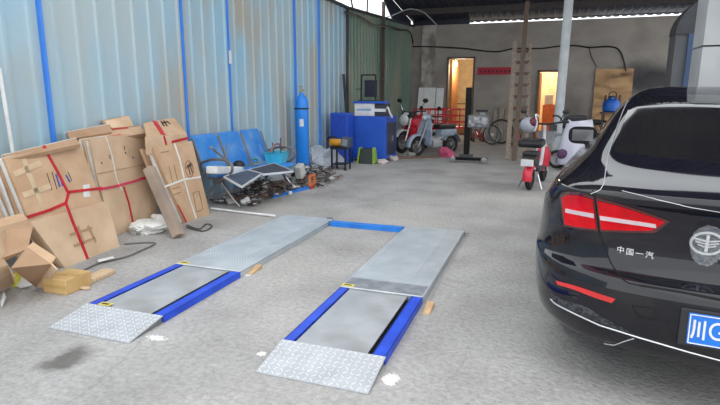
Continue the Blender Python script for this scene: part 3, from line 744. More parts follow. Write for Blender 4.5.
# right bundle with up arrows
bl, br = G(186, 223), G(210, 214)
p0, n, d, u = lean_frame(bl, br, 13)
t = thing('cardboard_bundle', 'right bundle of narrow cartons marked with twin up arrows', 'cardboard', (bl+br)/2-n*.1, 0, 'tied cardboard bundles against the wall')
sheet_stack(t, poly([(186, 223), (210, 214), (192, 141), (153, 147.5), (163, 172)], p0, n), n, .2, [M_card, M_white, M_card3, M_card], 4, 'cardboard_sheet', .015)
strap(t, M_wstrap, [(174.5, 143.5), (180, 160), (184, 178), (190, 200), (196, 218)], p0, n, .024); strap(t, M_wstrap, [(164, 187), (184, 179.5), (200.5, 177)], p0, n, .022)
strap(t, M_red, [(178, 205), (186.5, 222)], p0, n, .02)
el = [(189.3+4*math.cos(k*PI/10)+.0*k, 169+8.2*math.sin(k*PI/10)+1.5*math.cos(k*PI/10)) for k in range(21)]
marks(t, mat('brownred_ink', (150, 84, 66), .8), [el], p0, n, .008, 'printed_ring')
marks(t, M_ink, [[(188, 165.5), (190.5, 175)], [(186.7, 168.5), (188, 165), (190, 167)], [(190, 164.5), (192.5, 173)], [(188.8, 166.5), (190, 163), (192, 166)]], p0, n, .013, 'up_arrows')
marks(t, mat('brown_ink', (150, 112, 84), .8), [[(193, 193), (199, 191), (203, 209), (197, 212), (193, 193)], [(172, 189), (180, 187)], [(173, 195), (181, 192)], [(169, 166), (173, 184)], [(174, 165), (178, 182)], [(161, 152.5), (169, 151)]], p0, n, .008, 'printed_lines')
# carton box on top at the right
P0 = AX(160, 146, -4.25)
t = thing('cardboard_carton', 'taped brown carton on top behind the right bundle with red tape band', 'cardboard', AX(165, 140, -4.4), 0, 'loose cartons on top of the bundles')
f = [AX(x, y, X) for x, y, X in ((146, 138, -4.2), (188, 137, -4.2), (186, 132, -4.3), (175, 118, -4.62), (143, 123, -4.62))]
nn = (f[1]-f[0]).cross(f[3]-f[0]).normalized(); nn = nn if nn.z > 0 else -nn
q = [APL(x, y, f[0], nn) for x, y in ((147, 137), (187, 134), (174, 117.5), (143.5, 123))]
mb = MB(); mb.slab(q, nn, .02); mb.build('top_panel', M_card, t)
q2 = [q[0], q[1], q[1]-ZU*.2, q[0]-ZU*.2]; fn = (q2[1]-q2[0]).cross(q2[3]-q2[0]).normalized(); fn = fn if fn.x > 0 else -fn
mb = MB(); mb.slab(q2, fn, .03); mb.build('front_panel', M_card2, t)
strap(t, M_red, [(155, 121.5), (163, 134)], f[0], nn, .06); 
marks(t, M_ink, [[(161, 121), (164, 126)], [(164, 120.5), (167, 126)], [(167, 121), (170, 124)], [(162, 123), (168, 121.5)]], f[0], nn, .02, 'printed_characters')
mb = MB(); Q = [AX(x, y, q2[0].x) for x, y in ((163, 134), (166, 142))]; mb.beam(APL(164, 136, q2[0]+fn*.004, fn), APL(166.5, 145, q2[0]+fn*.004, fn), .03, .004, fn); mb.beam(APL(172, 142, q2[0]+fn*.006, fn), APL(188, 138, q2[0]+fn*.006, fn), .03, .004, fn); mb.build('strap', M_red, t)
# timber post leaning between the bundles
a = G(179, 238); b = AX(149, 168, -4.12)
mb = MB(); mb.beam(a+Vector((0, 0, .02)), b, .11, .1, Vector((1, 0, 0)), .012); tag(mb.build('timber_post', mat('grey_timber', (162, 144, 128), .9, rgb2=(138, 122, 110), scale=3, bump=.1)), 'grey weathered timber post leaning between the middle and right bundles', 'post')
# open crumpled cartons in the near left corner
def carton_flaps(label, polys, M=None):
    allp = [p for pl, *_ in polys for p in pl]; c = sum(allp, Vector())/len(allp); c.z = min(p.z for p in allp)
    t = thing('open_carton', label, 'cardboard', c, 0, 'open cartons in the near left corner')
    for pl, th, MM in polys:
        nn = Vector((0, 0, 0))
        for i in range(1, len(pl)-1): nn += (pl[i]-pl[0]).cross(pl[i+1]-pl[0])
        mb = MB(); mb.slab(pl, nn.normalized(), th); mb.build('flap', MM, t)
g = lambda x, y, X: AX(x, y, X)
carton_flaps('tall opened brown carton at the left picture edge below the near bundle', [
 ([g(-30, 268, -3.75), g(2, 262, -3.72), g(28, 248, -3.66), g(33, 226, -3.82), g(28, 219, -3.95), g(-30, 236, -3.95)], .012, M_card3),
 ([g(-30, 238, -3.96), g(28, 219, -3.96), g(22, 213, -4.1), g(-30, 226, -4.1)], .012, M_card),
 ([g(-2, 262, -3.7), g(-2, 232, -3.8), g(4, 229, -3.9), g(4, 258, -3.74)], .012, M_card2)])
carton_flaps('low open carton with raised flap beside the small taped box', [
 ([G(36, 287, .01), g(11, 268, -3.52), g(27, 247, -3.62), g(51, 264, -3.42)], .01, M_card3),
 ([g(27, 247, -3.62), g(51, 264, -3.42), g(56, 257, -3.42), g(33, 242, -3.62)], .01, M_card),
 ([g(51, 264, -3.42), G(36, 287, .01), G(44, 288, .01), g(57, 270, -3.36)], .01, M_card2)])
carton_flaps('small torn carton lowest in the left corner, cut by the picture edge', [
 ([G(-14, 296, .01), G(14, 285, .01), g(15, 277, -3.42), g(8, 266, -3.5), g(-14, 274, -3.5)], .012, M_card2),
 ([g(8, 266, -3.5), g(-14, 274, -3.5), g(-14, 266, -3.62), g(4, 260, -3.62)], .012, M_card3)])
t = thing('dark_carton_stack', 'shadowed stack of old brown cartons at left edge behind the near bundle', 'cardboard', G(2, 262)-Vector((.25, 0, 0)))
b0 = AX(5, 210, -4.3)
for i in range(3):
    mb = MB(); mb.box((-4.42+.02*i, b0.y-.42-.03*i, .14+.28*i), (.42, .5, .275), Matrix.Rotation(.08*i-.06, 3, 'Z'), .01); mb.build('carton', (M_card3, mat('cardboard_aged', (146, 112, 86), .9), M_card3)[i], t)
# paper scraps in the corner
for i, (pts, lab) in enumerate(((((9, 279), (22, 275), (33, 285), (20, 283)), 'white paper scrap poking from the low open carton'), (((0, 298), (4, 292), (6, 297), (1, 302)), 'white paper scrap on floor at the left picture edge'))):
    P = [G(x, y, .035+.02*(k % 2)) for k, (x, y) in enumerate(pts)]; P[0].z = .004; P[3].z = .01; nn = (P[1]-P[0]).cross(P[2]-P[0]).normalized()
    mb = MB(); mb.slab(P, nn, .003); tag(mb.build('paper_scrap', M_white), lab, 'paper', 'paper scraps in the left corner')
p = G(16, 286); mb = MB(); mb.box((p.x-.02, p.y+.02, .045), (.05, .09, .09), Matrix.Rotation(.5, 3, 'Z'), .004); tag(mb.build('yellow_packet', mat('yellow_card', (206, 196, 70), .6)), 'small yellow packet under the low open carton', 'packet')
# taped small box
a, b = G(44, 292), G(67, 295.5); dx = (b-a); L = dx.length; rzz = math.atan2(dx.y, dx.x)
t = thing('small_carton', 'small closed carton wrapped in yellowish tape on the floor', 'box', (a+b)/2+Vector((-.0, .12, 0)), rzz)
mb = MB(); mb.T = L_at(t.location, rzz); mb.box((0, 0, .06), (L, .25, .12), None, .008); mb.build('body', mat('tan_carton', (200, 166, 112), .8, rgb2=(186, 150, 98), scale=5), t)
mb = MB(); mb.T = L_at(t.location, rzz); mb.box((0, 0, .122), (L*.98, .06, .003)); mb.box((0, -.127, .06), (L*.98, .003, .025)); mb.build('packing_tape', mat('amber_tape', (190, 158, 96), .3), t)
# torn wood piece
a = G(85, 284); b = G(110, 272)
mb = MB(); mb.T = L_at((a+b)/2, math.atan2(b.y-a.y, b.x-a.x)); L = (b-a).length
mb.slab([(-L/2, -.05, .0), (L*.42, -.075, 0), (L/2, .0, 0), (L*.4, .06, 0), (-L*.45, .055, 0)], (0, 0, 1), -.035); tag(mb.build('wood_offcut', mat('pale_plank', (208, 182, 150), .85, rgb2=(190, 160, 128), scale=4, stretch=(2, 10, 1)), bevel=.006), 'flat pale wood offcut behind the small taped carton', 'wood')
a = G(78, 291); mb = MB(); mb.ball(a+Vector((.02, .05, .012)), (.05, .028, .012), 2, .15); tag(mb.build('wood_chip', M_card2, smooth=True), 'torn pale chip on the floor right of the small taped carton', 'wood')
# black hose looping over the floor
pts = [G(x, y, .012) for x, y in ((62, 282), (84, 270), (101, 262), (112, 260), (128, 256), (142, 250), (153, 245), (155, 243), (148, 242.5), (136, 243), (124, 244))]
def spline(P, k=6):
    out = []; P = [P[0]]+list(P)+[P[-1]]
    for i in range(1, len(P)-2):
        for j in range(k):
            t = j/k; a, b, c, d = P[i-1], P[i], P[i+1], P[i+2]
            out.append(.5*((2*b)+(c-a)*t+(2*a-5*b+4*c-d)*t*t+(3*b-a-3*c+d)*t**3))
    out.append(P[-2]); return out
mb = MB(); mb.tube(spline(pts), .008, 8); tag(mb.build('rubber_hose', mat('hose_grey', (112, 108, 106), .7), smooth=True), 'thin dark rubber hose looping on the floor before the bundles', 'hose')
P = [G(x, y) for x, y in ((98, 263), (113, 259.5), (115, 261), (99, 265))]
mb = MB(); mb.slab([p+Vector((0, 0, .03)) for p in P], (0, 0, 1), .006); o = tag(mb.build('card_strip', M_white), 'narrow white card strip lying across the dark hose', 'strip'); o.location.z = .026
# crumpled white plastic bag
def crumple(name, label, c, r, M, n=420, cat='bag', kind=None):
    bm = bmesh.new(); bmesh.ops.create_icosphere(bm, subdivisions=4, radius=1)
    rnd = random.Random(name+label); seeds = [Vector((rnd.gauss(0, 1), rnd.gauss(0, 1), rnd.gauss(0, 1))).normalized() for _ in range(40)]
    amp = [rnd.uniform(-.45, .5) for _ in seeds]
    mb = MB(); bm.verts.index_update(); vs = []
    for v in bm.verts:
        dsp = sum(a*max(0, v.co.dot(s)-.72)*3.2 for a, s in zip(amp, seeds)); q = v.co*(1+dsp)*(1+rnd.uniform(-.07, .07))
        vs.append(Vector((q.x*r[0], q.y*r[1], max(0, q.z*r[2]+r[2]*.7)))+c)
    mb.add(vs, [[v.index for v in f.verts] for f in bm.faces]); bm.free()
    return tag(mb.build(name, M), label, cat, kind=kind)
c = G(152, 233); crumple('plastic_bag', 'crumpled white plastic bag at the foot of the timber post', c+Vector((-.08, .05, 0)), (.18, .24, .07), mat('white_bag', (228, 228, 224), .5))
c = G(155, 224); crumple('paper_ball', 'small white crumpled ball behind the plastic bag', c+Vector((0, .05, 0)), (.05, .05, .05), mat('white_bag', (228, 228, 224), .5), cat='paper')
# rag / flat rubber on the floor
P = [G(x, y, .012) for x, y in ((186, 227), (203, 231), (212, 226), (206, 224), (199, 229), (187, 225))]
mb = MB(); mb.tube(spline(P, 4), .008, 6); tag(mb.build('rubber_strip', mat('hose_dark', (84, 80, 78), .8), smooth=True), 'short dark rubber strip on floor before the right bundle', 'strip')
# white pole on the floor
a, b = G(211, 208.5, .02), G(275, 216, .02)
mb = MB(); mb.tube([a, b], .016, 10); tag(mb.build('white_pole', M_white, smooth=True), 'long thin white pole lying on the floor before the blue bench', 'pole')
a, b = G(271, 198, .0), G(311, 188, .0)
mb = MB(); d_ = (b-a).normalized(); mb.beam(a+ZU*.035, b+ZU*.035, .07, .006); s_ = d_.cross(ZU)*.032
mb.beam(a+ZU*.018+s_, b+ZU*.018+s_, .006, .036); mb.beam(a+ZU*.018-s_, b+ZU*.018-s_, .006, .036)
tag(mb.build('steel_channel', M_cross), 'light blue steel channel lying beside the scrap pile', 'channel')
# thin white conduit leaning at the near wall
a = AX(12, 147, WX+.08); b = AX(-1, 68, WX+.08)
mb = MB(); mb.tube([Vector((a.x, a.y, .02)) if False else a-(b-a)*.0, b], .02, 8)
a2 = a+(a-b).normalized()*((a.z-.02)/((b-a).normalized().z)); mb = MB(); mb.tube([a2, a, b], .018, 8); tag(mb.build('white_conduit', M_white, smooth=True), 'thin white conduit leaning on the blue wall at the left picture edge', 'conduit')
# soot stain on the back wall, part of its finish
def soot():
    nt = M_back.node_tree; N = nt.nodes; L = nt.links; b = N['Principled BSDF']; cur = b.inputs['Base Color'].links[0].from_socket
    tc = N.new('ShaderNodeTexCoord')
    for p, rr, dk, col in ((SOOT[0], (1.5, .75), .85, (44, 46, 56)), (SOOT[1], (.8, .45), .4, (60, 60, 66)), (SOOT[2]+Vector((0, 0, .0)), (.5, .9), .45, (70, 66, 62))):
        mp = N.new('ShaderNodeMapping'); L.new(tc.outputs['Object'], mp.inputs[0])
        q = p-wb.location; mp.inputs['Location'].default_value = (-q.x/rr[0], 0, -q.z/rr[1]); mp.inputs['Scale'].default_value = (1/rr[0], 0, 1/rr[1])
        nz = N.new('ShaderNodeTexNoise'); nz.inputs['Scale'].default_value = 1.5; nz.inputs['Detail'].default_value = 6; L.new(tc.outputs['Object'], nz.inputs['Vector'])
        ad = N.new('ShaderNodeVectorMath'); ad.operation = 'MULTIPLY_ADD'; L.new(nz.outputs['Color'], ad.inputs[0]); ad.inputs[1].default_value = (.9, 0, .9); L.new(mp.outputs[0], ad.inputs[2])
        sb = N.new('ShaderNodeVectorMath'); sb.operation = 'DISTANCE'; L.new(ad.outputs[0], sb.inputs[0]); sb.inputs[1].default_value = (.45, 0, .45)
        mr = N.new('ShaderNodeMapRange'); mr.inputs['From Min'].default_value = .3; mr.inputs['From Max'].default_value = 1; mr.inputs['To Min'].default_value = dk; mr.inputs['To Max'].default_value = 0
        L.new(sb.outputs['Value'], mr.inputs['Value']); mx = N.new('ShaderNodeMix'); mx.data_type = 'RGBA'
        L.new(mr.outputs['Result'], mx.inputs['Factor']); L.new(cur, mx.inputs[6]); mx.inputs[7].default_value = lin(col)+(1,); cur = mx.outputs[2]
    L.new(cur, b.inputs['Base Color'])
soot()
# ------------------------------------------------------------------ blue three seat bench
B0 = AX(195, 139, -4.45).y; B1 = AX(263, 130, -4.45).y; SW = (B1-B0)/3
t = thing('waiting_bench', 'three seat blue metal waiting bench with chrome arms by the wall', 'bench', (-4.3, (B0+B1)/2, 0))
def rounded(pts2, r=.05, k=4):
    out = []; n = len(pts2)
    for i in range(n):
        p = Vector(pts2[i]); a = (Vector(pts2[i-1])-p).normalized(); b = (Vector(pts2[(i+1) % n])-p).normalized()
        for j in range(k+1):
            s = j/k; out.append(p+a*r*(1-s)**2+b*r*s**2)
    return out
for i in range(3):
    y0 = B0+i*SW+.025; y1 = B0+(i+1)*SW-.025
    # back: curved pressed sheet
    prof = [(-4.30, .46), (-4.36, .56), (-4.42, .74), (-4.48, .90), (-4.52, .965), (-4.545, .97)]
    mb = MB(); rows = []
    for k, (x, z) in enumerate(prof):
        ins = (.05, .0, 0, 0, .015, .05)[k]; rows.append([Vector((x+.012*math.cos((j/8-.5)*PI)-.012, y0+ins+(y1-y0-2*ins)*j/8, z)) for j in range(9)])
    mb.grid(rows); mb.grid([[v+Vector((-.012, 0, -.004)) for v in r] for r in rows]); mb.build('backrest', M_seat, t, smooth='all')
    prof = [(-4.30, .43), (-4.2, .415), (-4.05, .42), (-3.93, .43), (-3.88, .42), (-3.865, .39)]
    mb = MB(); rows = [[Vector((x, y0+(y1-y0)*j/6, z)) for j in range(7)] for x, z in prof]
    mb.grid(rows); mb.grid([[v-ZU*.012 for v in r] for r in rows]); mb.build('seat', M_seat, t, smooth='all')
M_frame = mat('grey_bench_frame', (126, 122, 120), .45, .5)
for i in range(4):
    y = B0+i*SW
    mb = MB(); mb.tube([(-4.50, y, .93), (-4.42, y, .72), (-4.34, y, .50), (-4.30, y, .41), (-4.1, y, .385), (-3.9, y, .40)], .016, 8); mb.build('seat_bracket', M_frame, t, smooth=True)
for y in (B0-.02, B1+.02):
    mb = MB(); mb.tube(spline([Vector(v) for v in ((-4.38, y, .6), (-4.2, y, .66), (-3.98, y, .66), (-3.88, y, .6), (-3.9, y, .5), (-4.02, y, .42), (-4.1, y, .38))]), .018, 8); mb.build('armrest', M_frame, t, smooth=True)
    yy = y+(.12 if y < B1 else -.12)
    mb = MB(); mb.tube([(-4.15, yy, .36), (-3.92, yy-.02, .10), (-3.84, yy-.02, .025)], .022, 8); mb.build('leg', M_chrome, t, smooth=True)
    mb = MB(); mb.tube([(-4.2, yy, .36), (-4.4, yy, .12), (-4.5, yy, .025)], .022, 8); mb.build('leg', M_chrome, t, smooth=True)
mb = MB(); mb.box((-4.16, (B0+B1)/2, .36), (.08, B1-B0, .05)); mb.build('cross_beam', M_frame, t)
# things on the bench
def board(label, pts, z, M, th=.02):
    P = [G(x, y, zz) for x, y, zz in pts]; n = (P[1]-P[0]).cross(P[3]-P[0]).normalized(); n = n if n.z > 0 else -n
    t = thing('dark_tray', label, 'tray', sum(P, Vector())/4, 0, 'dark trays laid over the bench seats')
    mb = MB(); mb.slab(P, n, th); mb.build('face', M, t)
    for a, b in zip(P, P[1:]+P[:1]):
        mb = MB(); mb.beam(a-n*th*.4, b-n*th*.4, .014, th*1.3, n); mb.build('rim', mat('pale_rim', (206, 208, 212), .5), t)
M_pan = mat('dark_panel_face', (70, 76, 92), .4, rgb2=(52, 56, 70), scale=14, contrast=(.4, .6))
M_pan2 = mat('dark_cloth_face', (62, 62, 72), .7)
board('dark tray with pale rim hanging over the front edge of the middle bench seat', [(224, 176.5, .47), (247, 170, .47), (262, 173.5, .45), (242, 186.5, .40)], 0, M_pan)
board('dark tray with pale rim lying flat on the far bench seat', [(249, 169.5, .465), (274, 163, .465), (293, 171, .455), (263.5, 174, .455)], 0, M_pan2)
a, b = AX(211, 170, -4.1), AX(239, 170, -4.15)
mb = MB(); mb.beam(a+ZU*0, b, .16, .1, bev=.02); tag(mb.build('white_carton', M_white), 'white oblong package on the nearest bench seat', 'package')
a, b, c2 = AX(211, 147.5, -4.05), AX(226, 160, -4.12), AX(228, 164, -4.14)
mb = MB(); mb.tube([a, b, c2], .014, 8); mb.ball(a, .026, 1); tag(mb.build('steel_bar', M_steel, smooth=True), 'upright steel bar with knob leaning on the nearest seat back', 'bar')
a, b = AX(227, 143.5, -4.3), AX(225.5, 162, -4.16)
mb = MB(); mb.tube([a, b], .010, 8); tag(mb.build('steel_rod', M_steel, smooth=True), 'thin upright rod leaning on the gap between near and middle backs', 'rod')
p = AX(239, 165, -4.2); mb = MB(); mb.lathe([(.07, 0), (.085, .02), (.075, .06), (.04, .085)], p-ZU*.02); tag(mb.build('black_cap', M_black, smooth=True), 'round black cap on the middle bench seat', 'cap')
p = AX(254, 163, -4.2); mb = MB(); mb.tube(spline([p+Vector((.05*math.cos(k), .12*math.sin(k*.7), .02+.01*k)) for k in range(7)]), .014, 8); tag(mb.build('green_hose', mat('green_hose', (72, 136, 104), .6), smooth=True), 'short coil of green hose on the middle bench seat', 'hose')
# cyan basket on the far seat
c = AX(276.5, 163.5, -4.12); t = thing('plastic_basket', 'cyan plastic basket of tools on the far bench seat', 'basket', c)
def open_box(mb, c, w0, d0, w1, d1, h, th, rz_=0.):
    R = Matrix.Rotation(rz_, 3, 'Z')
    def ring(w, d, z, ins): return [c+R @ Vector((sx*(w/2-ins), sy*(d/2-ins), z)) for sx, sy in ((-1, -1), (1, -1), (1, 1), (-1, 1))]
    rows = [ring(w0, d0, 0, 0), ring(w1, d1, h, 0), ring(w1+.02, d1+.02, h, -.0), ring(w1, d1, h, th), ring(w0, d0, th, th)]
    mb.grid(rows, close=True); mb.add(rows[0], [(3, 2, 1, 0)]); mb.add(rows[-1], [(0, 1, 2, 3)])
mb = MB(); open_box(mb, c, .22, .24, .28, .33, .19, .008); mb.build('tub', M_cyan, t)
mb = MB(); mb.tube(spline([c+Vector((0, -.18, .2)), c+Vector((.02, -.12, .3)), c+Vector((.02, .08, .31)), c+Vector((0, .2, .22))]), .018, 8); mb.build('hose_handle', mat('pinkish_hose', (150, 112, 116), .6), t, smooth=True)
for i, (dy, h) in enumerate(((-.1, .34), (.12, .4))):
    mb = MB(); mb.tube([c+Vector((.02, dy, .08)), c+Vector((-.04, dy+.06*(i+1), h))], .012, 6); mb.build('tool_shaft', M_dgrey, t)
p = c+Vector((.0, .27, 0)); mb = MB(); mb.lathe([(.05, 0), (.055, .05), (.05, .12), (.02, .16)], p, seg=12); tag(mb.build('metal_can', M_steel, smooth=True), 'small metal can right of the cyan basket', 'can')
# gas cylinder
cy = AX(302, 120, -4.5).y; r = .128; top = AX(302, 96, -4.5).z
c = Vector((-4.5, cy, 0)); t = thing('gas_cylinder', 'tall bright blue gas cylinder standing by the blue wall', 'gas cylinder', c)
hh = AX(302, 92, -4.5).z; zs_ = AX(302, 103, -4.5).z
mb = MB(); mb.lathe([(r*.9, .0), (r, .02), (r, zs_-.02), (r*.97, zs_+.03), (r*.85, zs_+.08), (r*.6, zs_+.125), (r*.35, zs_+.15), (.045, zs_+.17), (.045, zs_+.2)], c, seg=32); mb.build('body', M_bluegas, t, smooth=True)
z2 = zs_+.2; mb = MB(); mb.lathe([(.03, 0), (.03, .05), (.02, .055), (.02, .1)], c+ZU*z2, seg=12); mb.tube([c+ZU*(z2+.04), c+Vector((.07, -.02, z2+.04))], .016, 8); v = mb.build('valve', mat('brass_valve', (170, 158, 128), .4, .6), t, smooth=True)
mb = MB(); mb.lathe([(.035, 0), (.038, .012), (.035, .024)], c+ZU*(z2+.1), seg=12); mb.build('handwheel', M_steel, v)
z1 = AX(302, 108.5, -4.5).z; mb = MB(); mb.torus(c+ZU*z1, r+.006, .013); mb.build('rubber_ring', M_black, t, smooth=True)
lp = AX(301.5, 122.5, -4.5).z; mb = MB(); rows = []
for z in (lp-.07, lp+.07): rows.append([c+Vector(((r+.003)*math.cos(a), (r+.003)*math.sin(a), z)) for a in [(-1.5+k*.1) for k in range(7)]])
mb.grid(rows); mb.build('paper_label', M_white, t, solid=.002)
# scrap heap: oddments nobody could count, plus a few clear items
M_scrap = [mat('scrap_dark', (86, 80, 78), .7), mat('scrap_grey', (140, 136, 134), .5, .4), mat('scrap_rust', (122, 92, 76), .8), mat('scrap_pale', (196, 194, 190), .6), mat('scrap_black', (46, 44, 46), .6), mat('scrap_brown', (104, 88, 78), .7)]
def heap(name, label, x0, x1, ya, yb, n, zmax, mats=M_scrap, smin=.02, smax=.09):
    mb = MB(); rnd = random.Random(label)
    for i in range(n):
        u, v = rnd.random(), rnd.random(); x = x0+(x1-x0)*u; y = ya+(yb-ya)*v; h = zmax*(1-(2*u-1)**2)*(1-(2*v-1)**2)
        p = Vector((x, y, rnd.uniform(0, h)+.02)); mb.cur = rnd.randrange(len(mats)); s = rnd.uniform(smin, smax)
        R = Matrix.Rotation(rnd.uniform(0, PI), 3, 'Z') @ Matrix.Rotation(rnd.uniform(-.6, .6), 3, 'X')
        k = rnd.random()
        if k < .4: mb.box(p+ZU*s*.3, (s, s*rnd.uniform(.4, 1.6), s*.4), R)
        elif k < .7:
            d = R @ Vector((s*1.5, 0, 0)); mb.tube([p-d+ZU*.02, p+d+ZU*.03], s*.13, 6)
        elif k < .85: mb.torus(p+ZU*s*.3, s*.5, s*.12, R @ Vector((0, .3, 1)), 12, 5)
        else: mb.ball(p+ZU*s*.3, (s*.5, s*.5, s*.4), 1, .2)
    return tag(mb.build(name, mats), label, 'scrap', kind='stuff')
g1 = G(232, 206); g2 = G(286, 190)
heap('scrap_heap', 'heap of small metal scraps under and before the blue bench', -4.35, -3.72, g1.y+.05, g2.y+.25, 330, .22)
g1 = G(300, 187); heap('scrap_heap', 'heap of oddments in front of the gas cylinder foot', -4.3, -3.5, 7.95, 9.1, 220, .3)
def clear(nm, lab, cat_, px, X, fn): 
    p = AX(px[0], px[1], X); mb = MB(); fn(mb, p); return mb, p
p = AX(311, 180, -3.6); t = thing('orange_clamp', 'orange square tool frame lying on the oddments heap', 'tool', Vector((p.x, p.y, p.z-.09)))
for a, b in (((-.09, -.08), (-.09, .08)), ((.09, -.08), (.09, .08)), ((-.09, -.08), (.09, -.08)), ((-.09, .08), (.09, .08))):
    mb = MB(); mb.beam(p+Vector((.02, a[0], a[1])), p+Vector((.02, b[0], b[1])), .03, .035); mb.build('frame_bar', M_orange, t)
mb = MB(); mb.box(p+Vector((.0, 0, -.13)), (.08, .12, .1), bev=.01); mb.build('grip', mat('red_grip', (176, 64, 56), .5), t)
p = AX(300, 171, -3.9); mb = MB(); mb.box(p, (.12, .17, .22), Matrix.Rotation(.35, 3, 'X'), .012); tag(mb.build('white_canister', mat('offwhite_plastic', (206, 206, 202), .5)), 'tilted off-white canister on the heap before the gas cylinder', 'canister')
p = G(290, 193, .035); mb = MB(); mb.ball(p+ZU*.0, (.035, .035, .035), 2); tag(mb.build('white_ball', M_white, smooth=True), 'small white round cup by the light blue steel channel', 'cup')
p = G(246, 205); crumple('paper_ball', 'crumpled white paper at the front of the scrap heap', p, (.06, .06, .06), M_white, cat='paper')
p = AX(322, 150, -4.5); crumple('plastic_film', 'heap of clear crumpled plastic film right of the gas cylinder', Vector((-4.42, p.y-.1, 0)), (.25, .42, .26), mat('film_heap', (206, 214, 224), .35, alpha=.75), cat='plastic film')
# ------------------------------------------------------------------ cabinets and machines before the green wall
def bar_part(t, name, M, a, b, w, h=None, **k):
    mb = MB(); mb.beam(a, b, w, h or w, **k); return mb.build(name, M, t)
def tube_part(t, name, M, pts, r, seg=8):
    mb = MB(); mb.tube(pts, r, seg); return mb.build(name, M, t, smooth=True)
def box_part(t, name, M, c, d, rot=None, bev=.004):
    mb = MB(); mb.box(c, d, rot, bev); return mb.build(name, M, t)
# tall narrow blue locker
Y = 11.1; x0, x1 = AY(330, 130, Y).x, AY(347, 130, Y).x; zt = AY(338, 113, Y).z
t = thing('steel_locker', 'narrow blue steel locker against the blue wall behind the drill stand', 'locker', ((x0+x1)/2, Y+.2, 0))
box_part(t, 'body', M_cabblue, ((x0+x1)/2, Y+.22, zt/2), (x1-x0, .4, zt)); box_part(t, 'door', mat('locker_door', (40, 78, 188), .4), ((x0+x1)/2+.0, Y+.012, zt/2), (x1-x0-.05, .02, zt-.08))
box_part(t, 'door', mat('locker_door', (40, 78, 188), .4), (x1+.008, Y+.22, zt/2), (.016, .3, zt-.08)); 
# drill on a black stand
Y = 10.2; xa, xb = AY(333, 145, Y).x, AY(349, 145, Y).x; zt = AY(340, 147.5, Y).z
t = thing('tool_stand', 'small black frame stand carrying yellow power tool by the locker', 'stand', ((xa+xb)/2, Y, 0))
box_part(t, 'tray', M_black, ((xa+xb)/2, Y, zt), (xb-xa, .34, .05))
for x in (xa+.03, xb-.03):
    for y in (Y-.14, Y+.14): bar_part(t, 'leg', M_black, (x, y, 0), (x, y, zt), .03)
for z in (.12,): box_part(t, 'shelf', M_black, ((xa+xb)/2, Y, z), (xb-xa-.06, .28, .02))
c = Vector(((xa+xb)/2-.06, Y-.03, zt+.105))
t = thing('power_tool', 'yellow power tool lying on the small black stand', 'tool', c-ZU*.08)
M_tool = mat('tool_yellow', (226, 160, 40), .45)
mb = MB(); mb.lathe([(.05, -.17), (.075, -.14), (.08, 0), (.07, .1), (.04, .14)], c, (1, .1, 0), 14); mb.build('motor_housing', M_tool, t, smooth=True)
tube_part(t, 'handle', M_black, spline([c+Vector((-.18, 0, .0)), c+Vector((-.22, 0, .08)), c+Vector((-.1, 0, .12)), c+Vector((0, 0, .07))]), .02); 
mb = MB(); mb.lathe([(.045, .14), (.04, .2), (.02, .26)], c, (1, .1, 0), 12); mb.build('chuck', M_dgrey, t, smooth=True)
c = Vector((xb-.04, Y-.02, zt+.12)); t = thing('gauge_box', 'grey faced control box at the right end of the black stand', 'box', c-ZU*.1)
box_part(t, 'case', mat('case_blue_grey', (70, 84, 104), .5), c, (.16, .26, .19), Matrix.Rotation(.2, 3, 'Y')); box_part(t, 'dial_face', M_grey, c+Vector((.0, -.133, 0)), (.12, .01, .14), Matrix.Rotation(.2, 3, 'Y'))
# blue cabinet of the gas analyser
Y = 11.7; x0, x1 = AY(353, 140, Y).x, AY(385.5, 140, Y).x; zt = AY(385, 116.5, Y).z; y1 = AX(396.5, 140, x1).y
cx, cyy = (x0+x1)/2, (Y+y1)/2
t = thing('blue_cabinet', 'large bright blue steel cabinet with dark side door', 'cabinet', (cx, cyy, 0))
box_part(t, 'body', M_cabblue, (cx, cyy, zt/2+.03), (x1-x0, y1-Y, zt-.06), None, .012)
o = box_part(t, 'door', mat('cabinet_door_grey', (62, 66, 82), .5), (x1+.008, cyy, zt/2), (.016, (y1-Y)*.74, zt*.72))
box_part(o, 'handle', M_chrome, (x1+.03, cyy+.02, zt*.5), (.03, .03, .12))
for xx in (x0+.06, x1-.06):
    for yy in (Y+.06, y1-.06): mb = MB(); mb.lathe([(.03, 0), (.035, .015), (.03, .03)], (xx, yy, .0), seg=12); mb.build('foot', M_black, t)
# analyser box on the cabinet
xa, xb = AY(354.5, 108, Y+.05).x, AY(385, 108, Y+.05).x; za = zt; zb = AY(365, 101.5, Y+.05).z; xm = AY(374, 108, Y+.05).x
t = thing('gas_analyser', 'white fronted instrument with blue lid on top of the blue cabinet', 'instrument', ((xa+xb)/2, Y+.25, za))
box_part(t, 'case', M_white, ((xa+xm)/2, Y+.27, (za+zb)/2-.02), (xm-xa, .44, zb-za-.05)); box_part(t, 'lid', M_cabblue, ((xa+xb)/2-.02, Y+.27, zb-.02), (xb-xa+.02, .47, .05))
box_part(t, 'bay', M_dgrey, ((xm+xb)/2, Y+.3, (za+zb)/2-.02), (xb-xm, .38, zb-za-.05)); box_part(t, 'paper_tray', M_white, ((xm+xb)/2, Y+.09, (za+zb)/2-.03), (xb-xm, .06, .07))
box_part(t, 'faint_print', mat('pale_blue_print', (150, 178, 214), .6), ((xa+xm)/2, Y+.047, (za+zb)/2-.02), ((xm-xa)*.72, .004, .05), None, 0)
p = Vector((xb+.05, Y+.12, za)); t = thing('white_hose', 'white sampling hose drooping over the cabinet corner', 'hose', p)
tube_part(t, 'tube', M_white, spline([p+Vector((-.06, .05, .16)), p+Vector((.0, .0, .2)), p+Vector((.06, -.04, .08)), p+Vector((.1, .02, -.02))]), .022)
